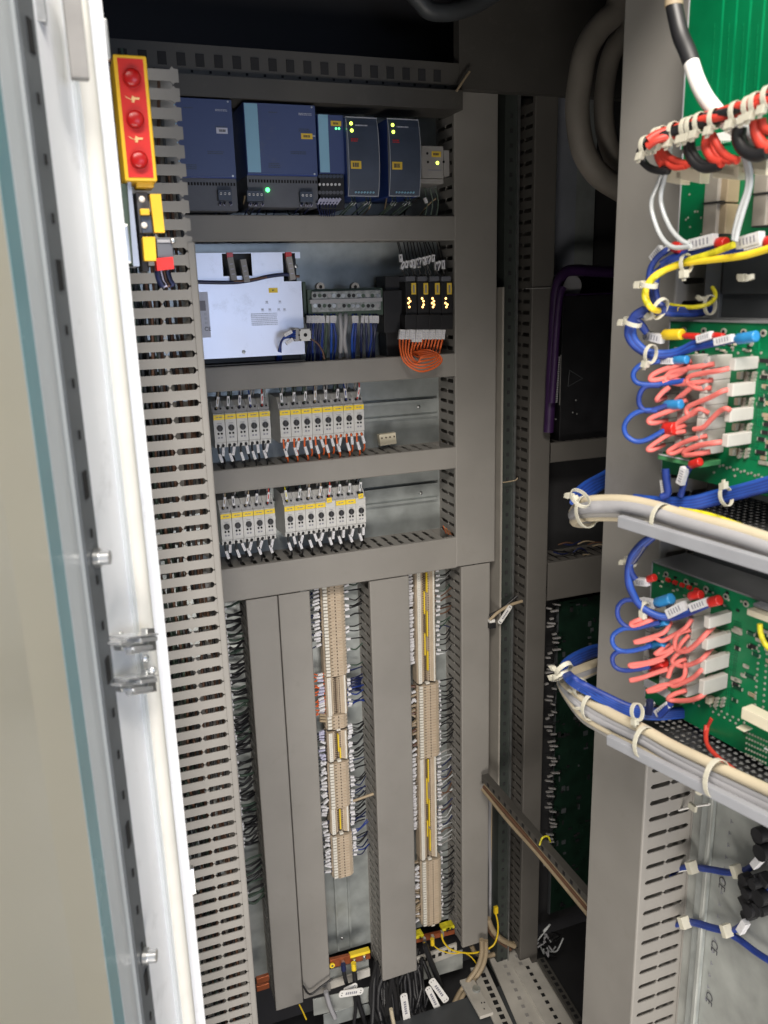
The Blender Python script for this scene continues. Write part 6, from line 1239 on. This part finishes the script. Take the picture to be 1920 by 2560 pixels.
t = MB(); a = PB(zK(460, 1838), .085); c = PB(zK(1750, 2490), .085); d_ = c-a; n_ = np.cross(d_/np.linalg.norm(d_), BN); t.obox((a+c)/2, d_/2, n_*.0056, BN*.004, 'bar'); tag(t.build('mounting_bar', bevel=.0012), 'grey plastic bar carrying the lower pale cable bundle', 'bar', 'grey plastic cable bars')
for k, (c, R_, ax, hd, lb) in enumerate((((140, 1345), .017, (60, 90), (-1, -.3), 'upper tie at the left bend of the lower pale bundle'), ((120, 1385), .016, (40, 90), (-1, .2), 'lower tie at the left bend of the lower pale bundle'), ((255, 1470), .014, (90, 60), (-1, .4), 'tie on the blue wires before the duct edge'), ((330, 1610), .020, (100, 60), (-.4, 0), 'tie on the lower pale bundle at the duct edge'), ((660, 1645), .012, (100, 20), (0, 1), 'tie on the blue wires beside the lower shelf'), ((715, 1865), .024, (100, 50), (-.5, .4), 'tie on the lower pale bundle over the duct cover'), ((1225, 2120), .026, (100, 50), (-.3, .3), 'rightmost tie on the lower pale bundle'))): tie(lb, zK, c, .078, R_, ax, hd, .0028)
# ------------------------------------------------------------------ bottom right: side plate, stamps, blue cables, black connector
XP = NX+.0795
def PXz(x, y, o=0): return PX(zL(x, y), XP-o)
t = thing('side_profile', 'upright folded galvanised profile beside the lower right slotted duct', 'profile', PXz(1000, 2000))
a = PX(zL(960, 1100), XP); c = PX(zL(1045, 1100), XP)
b = MB(); b.box(XP-.006, XP, c[1], a[1], -.1, 1.1, 'galv'); b.box(XP-.010, XP-.006, c[1]-.002, c[1]+.004, -.1, 1.1, 'galv_side'); b.build('profile', t, .0008)
b = MB(); b.box(XP-.004, XP, -.93, -.925, -.1, 1.1, 'galv'); b.build('rib', t)
random.seed(2)
me_b = None
for k in range(16):
    x, y = 1215-k*13-(k % 2)*3, 640+k*92; 
    if y > 2150: break
    p = PXz(x, y, .0006); rot = (pi/2, 0, -pi/2)
    b = MB(); e = np.array([0, -1.0, 0]); zz_ = BZ
    b.obox(p, e*.0016, (.0002, 0, 0), zz_*.0004, 'print_grey'); b.obox(p+e*(-.0018), e*.0004, (.0002, 0, 0), zz_*.0028, 'print_grey'); b.build('stamp_mark', t)
for (x, y) in ((1135, 1115), (1075, 1610), (1035, 2010)):
    text('CE', PXz(x, y, .0006), .016, 0, 'print', t, 'stamp', rot=(pi/2, pi/2, -pi/2))
gbl = 'blue cables tied across the side plate'
def sidewire(lb, pts, m, r_, g=gbl): b = MB(); b.tube([PX(zL(x, y), XP-.012) for x, y in pts], r_, m, 8, 5); return tag(b.build('cable'), lb, 'cable', g)
for k in range(2):
    sidewire(('upper', 'lower')[k]+' strand of the higher blue cable across the side plate', [(740, 1065), (790, 1010), (850, 985+k*10), (920, 985+k*14), (1050, 1000+k*16), (1160, 1020+k*16), (1250, 1030+k*8)], 'w_blue', .0032)
    sidewire(('upper', 'lower')[k]+' strand of the lower blue cable across the side plate', [(780, 1440), (850, 1410+k*12), (930, 1415+k*18), (1050, 1450+k*18), (1165, 1480+k*14)], 'w_blue', .0034)
sidewire('branch of the higher blue cable rising to the white sleeve', [(1250, 1030), (1310, 1015), (1370, 985), (1430, 920), (1480, 850)], 'w_blue', .0038); sidewire('branch of the higher blue cable dropping to the black connector', [(1250, 1040), (1340, 1070), (1420, 1110), (1520, 1160)], 'w_blue', .0038)
sidewire('branch of the lower blue cable rising to the white sleeve', [(1170, 1490), (1240, 1475), (1290, 1440), (1340, 1370)], 'w_blue', .0038); sidewire('branch of the lower blue cable running down to the right', [(1180, 1500), (1280, 1560), (1400, 1650), (1540, 1740)], 'w_blue', .0040)
sidewire('thin white wire under the higher blue cable', [(720, 1080), (790, 1030), (900, 1010), (1130, 1040)], 'w_white', .0012)
def sbox(lb, a, c, hw, m, name, cat, g, th=.004):
    A_, C_ = PX(zL(*a), XP-.020), PX(zL(*c), XP-.020); d = C_-A_; n = np.cross(d/np.linalg.norm(d), [1, 0, 0]); b = MB(); b.obox((A_+C_)/2, d/2, n*hw, (th, 0, 0), m); return tag(b.build(name, bevel=.0006), lb, cat, g)
for lb, a, c in (('left tie on the higher blue cable of the side plate', (885, 990), (920, 992)), ('right tie on the higher blue cable of the side plate', (1235, 1020), (1268, 1022)), ('left tie on the lower blue cable of the side plate', (825, 1418), (860, 1422)), ('right tie on the lower blue cable of the side plate', (1155, 1480), (1188, 1486))): sbox(lb, a, c, .0075, 'nylon', 'cable_tie', 'cable tie', 'nylon cable ties', .006)
sbox('white sleeve on the upper branch of the blue cable', (1385, 980), (1445, 915), .0042, 'marker', 'wire_sleeve', 'wire sleeve', gs); sbox('white sleeve on the lower branch of the blue cable', (1278, 1492), (1325, 1415), .0042, 'marker', 'wire_sleeve', 'wire sleeve', gs)
t = thing('round_connector', 'black ribbed connector cluster at the lower right edge', 'connector', PX(zL(1420, 1390), XP-.02))
b = MB()
random.seed(8)
for k in range(46):
    if k < 34: x, y = random.uniform(1330, 1500), random.uniform(1050, 1360)
    else: x, y = random.uniform(1450, 1510), random.uniform(720, 900)
    if k < 34 and (x-1330)+(y-1050)*.2 < 25: continue
    p = PX(zL(x, y), XP-.004-random.random()*.016); an = random.uniform(0, 3); e1 = np.array([0, cos(an), sin(an)]); e2 = np.array([0, -sin(an), cos(an)])
    if k % 3: b.obox(p, (.006, 0, 0), e1*random.uniform(.003, .009), e2*random.uniform(.002, .006), 'black')
    else: b.cyl(p, p-np.array([.012, 0, 0]), random.uniform(.006, .011), 'black', 10)
b.build('body', t, .001)
b = MB(); b.tube([PX(zL(x, y), XP-.02) for x, y in ((800, 545), (860, 530), (910, 520), (960, 510), (1040, 500))], .0016, 'w_white', 6, 3); b.obox(PX(zL(908, 522), XP-.022), (.002, 0, 0), (0, .006, 0), (0, 0, .004), 'nylon'); tag(b.build('cable_tie'), 'small pale tie end poking from the slotted side of the near right duct', 'cable tie', 'nylon cable ties')
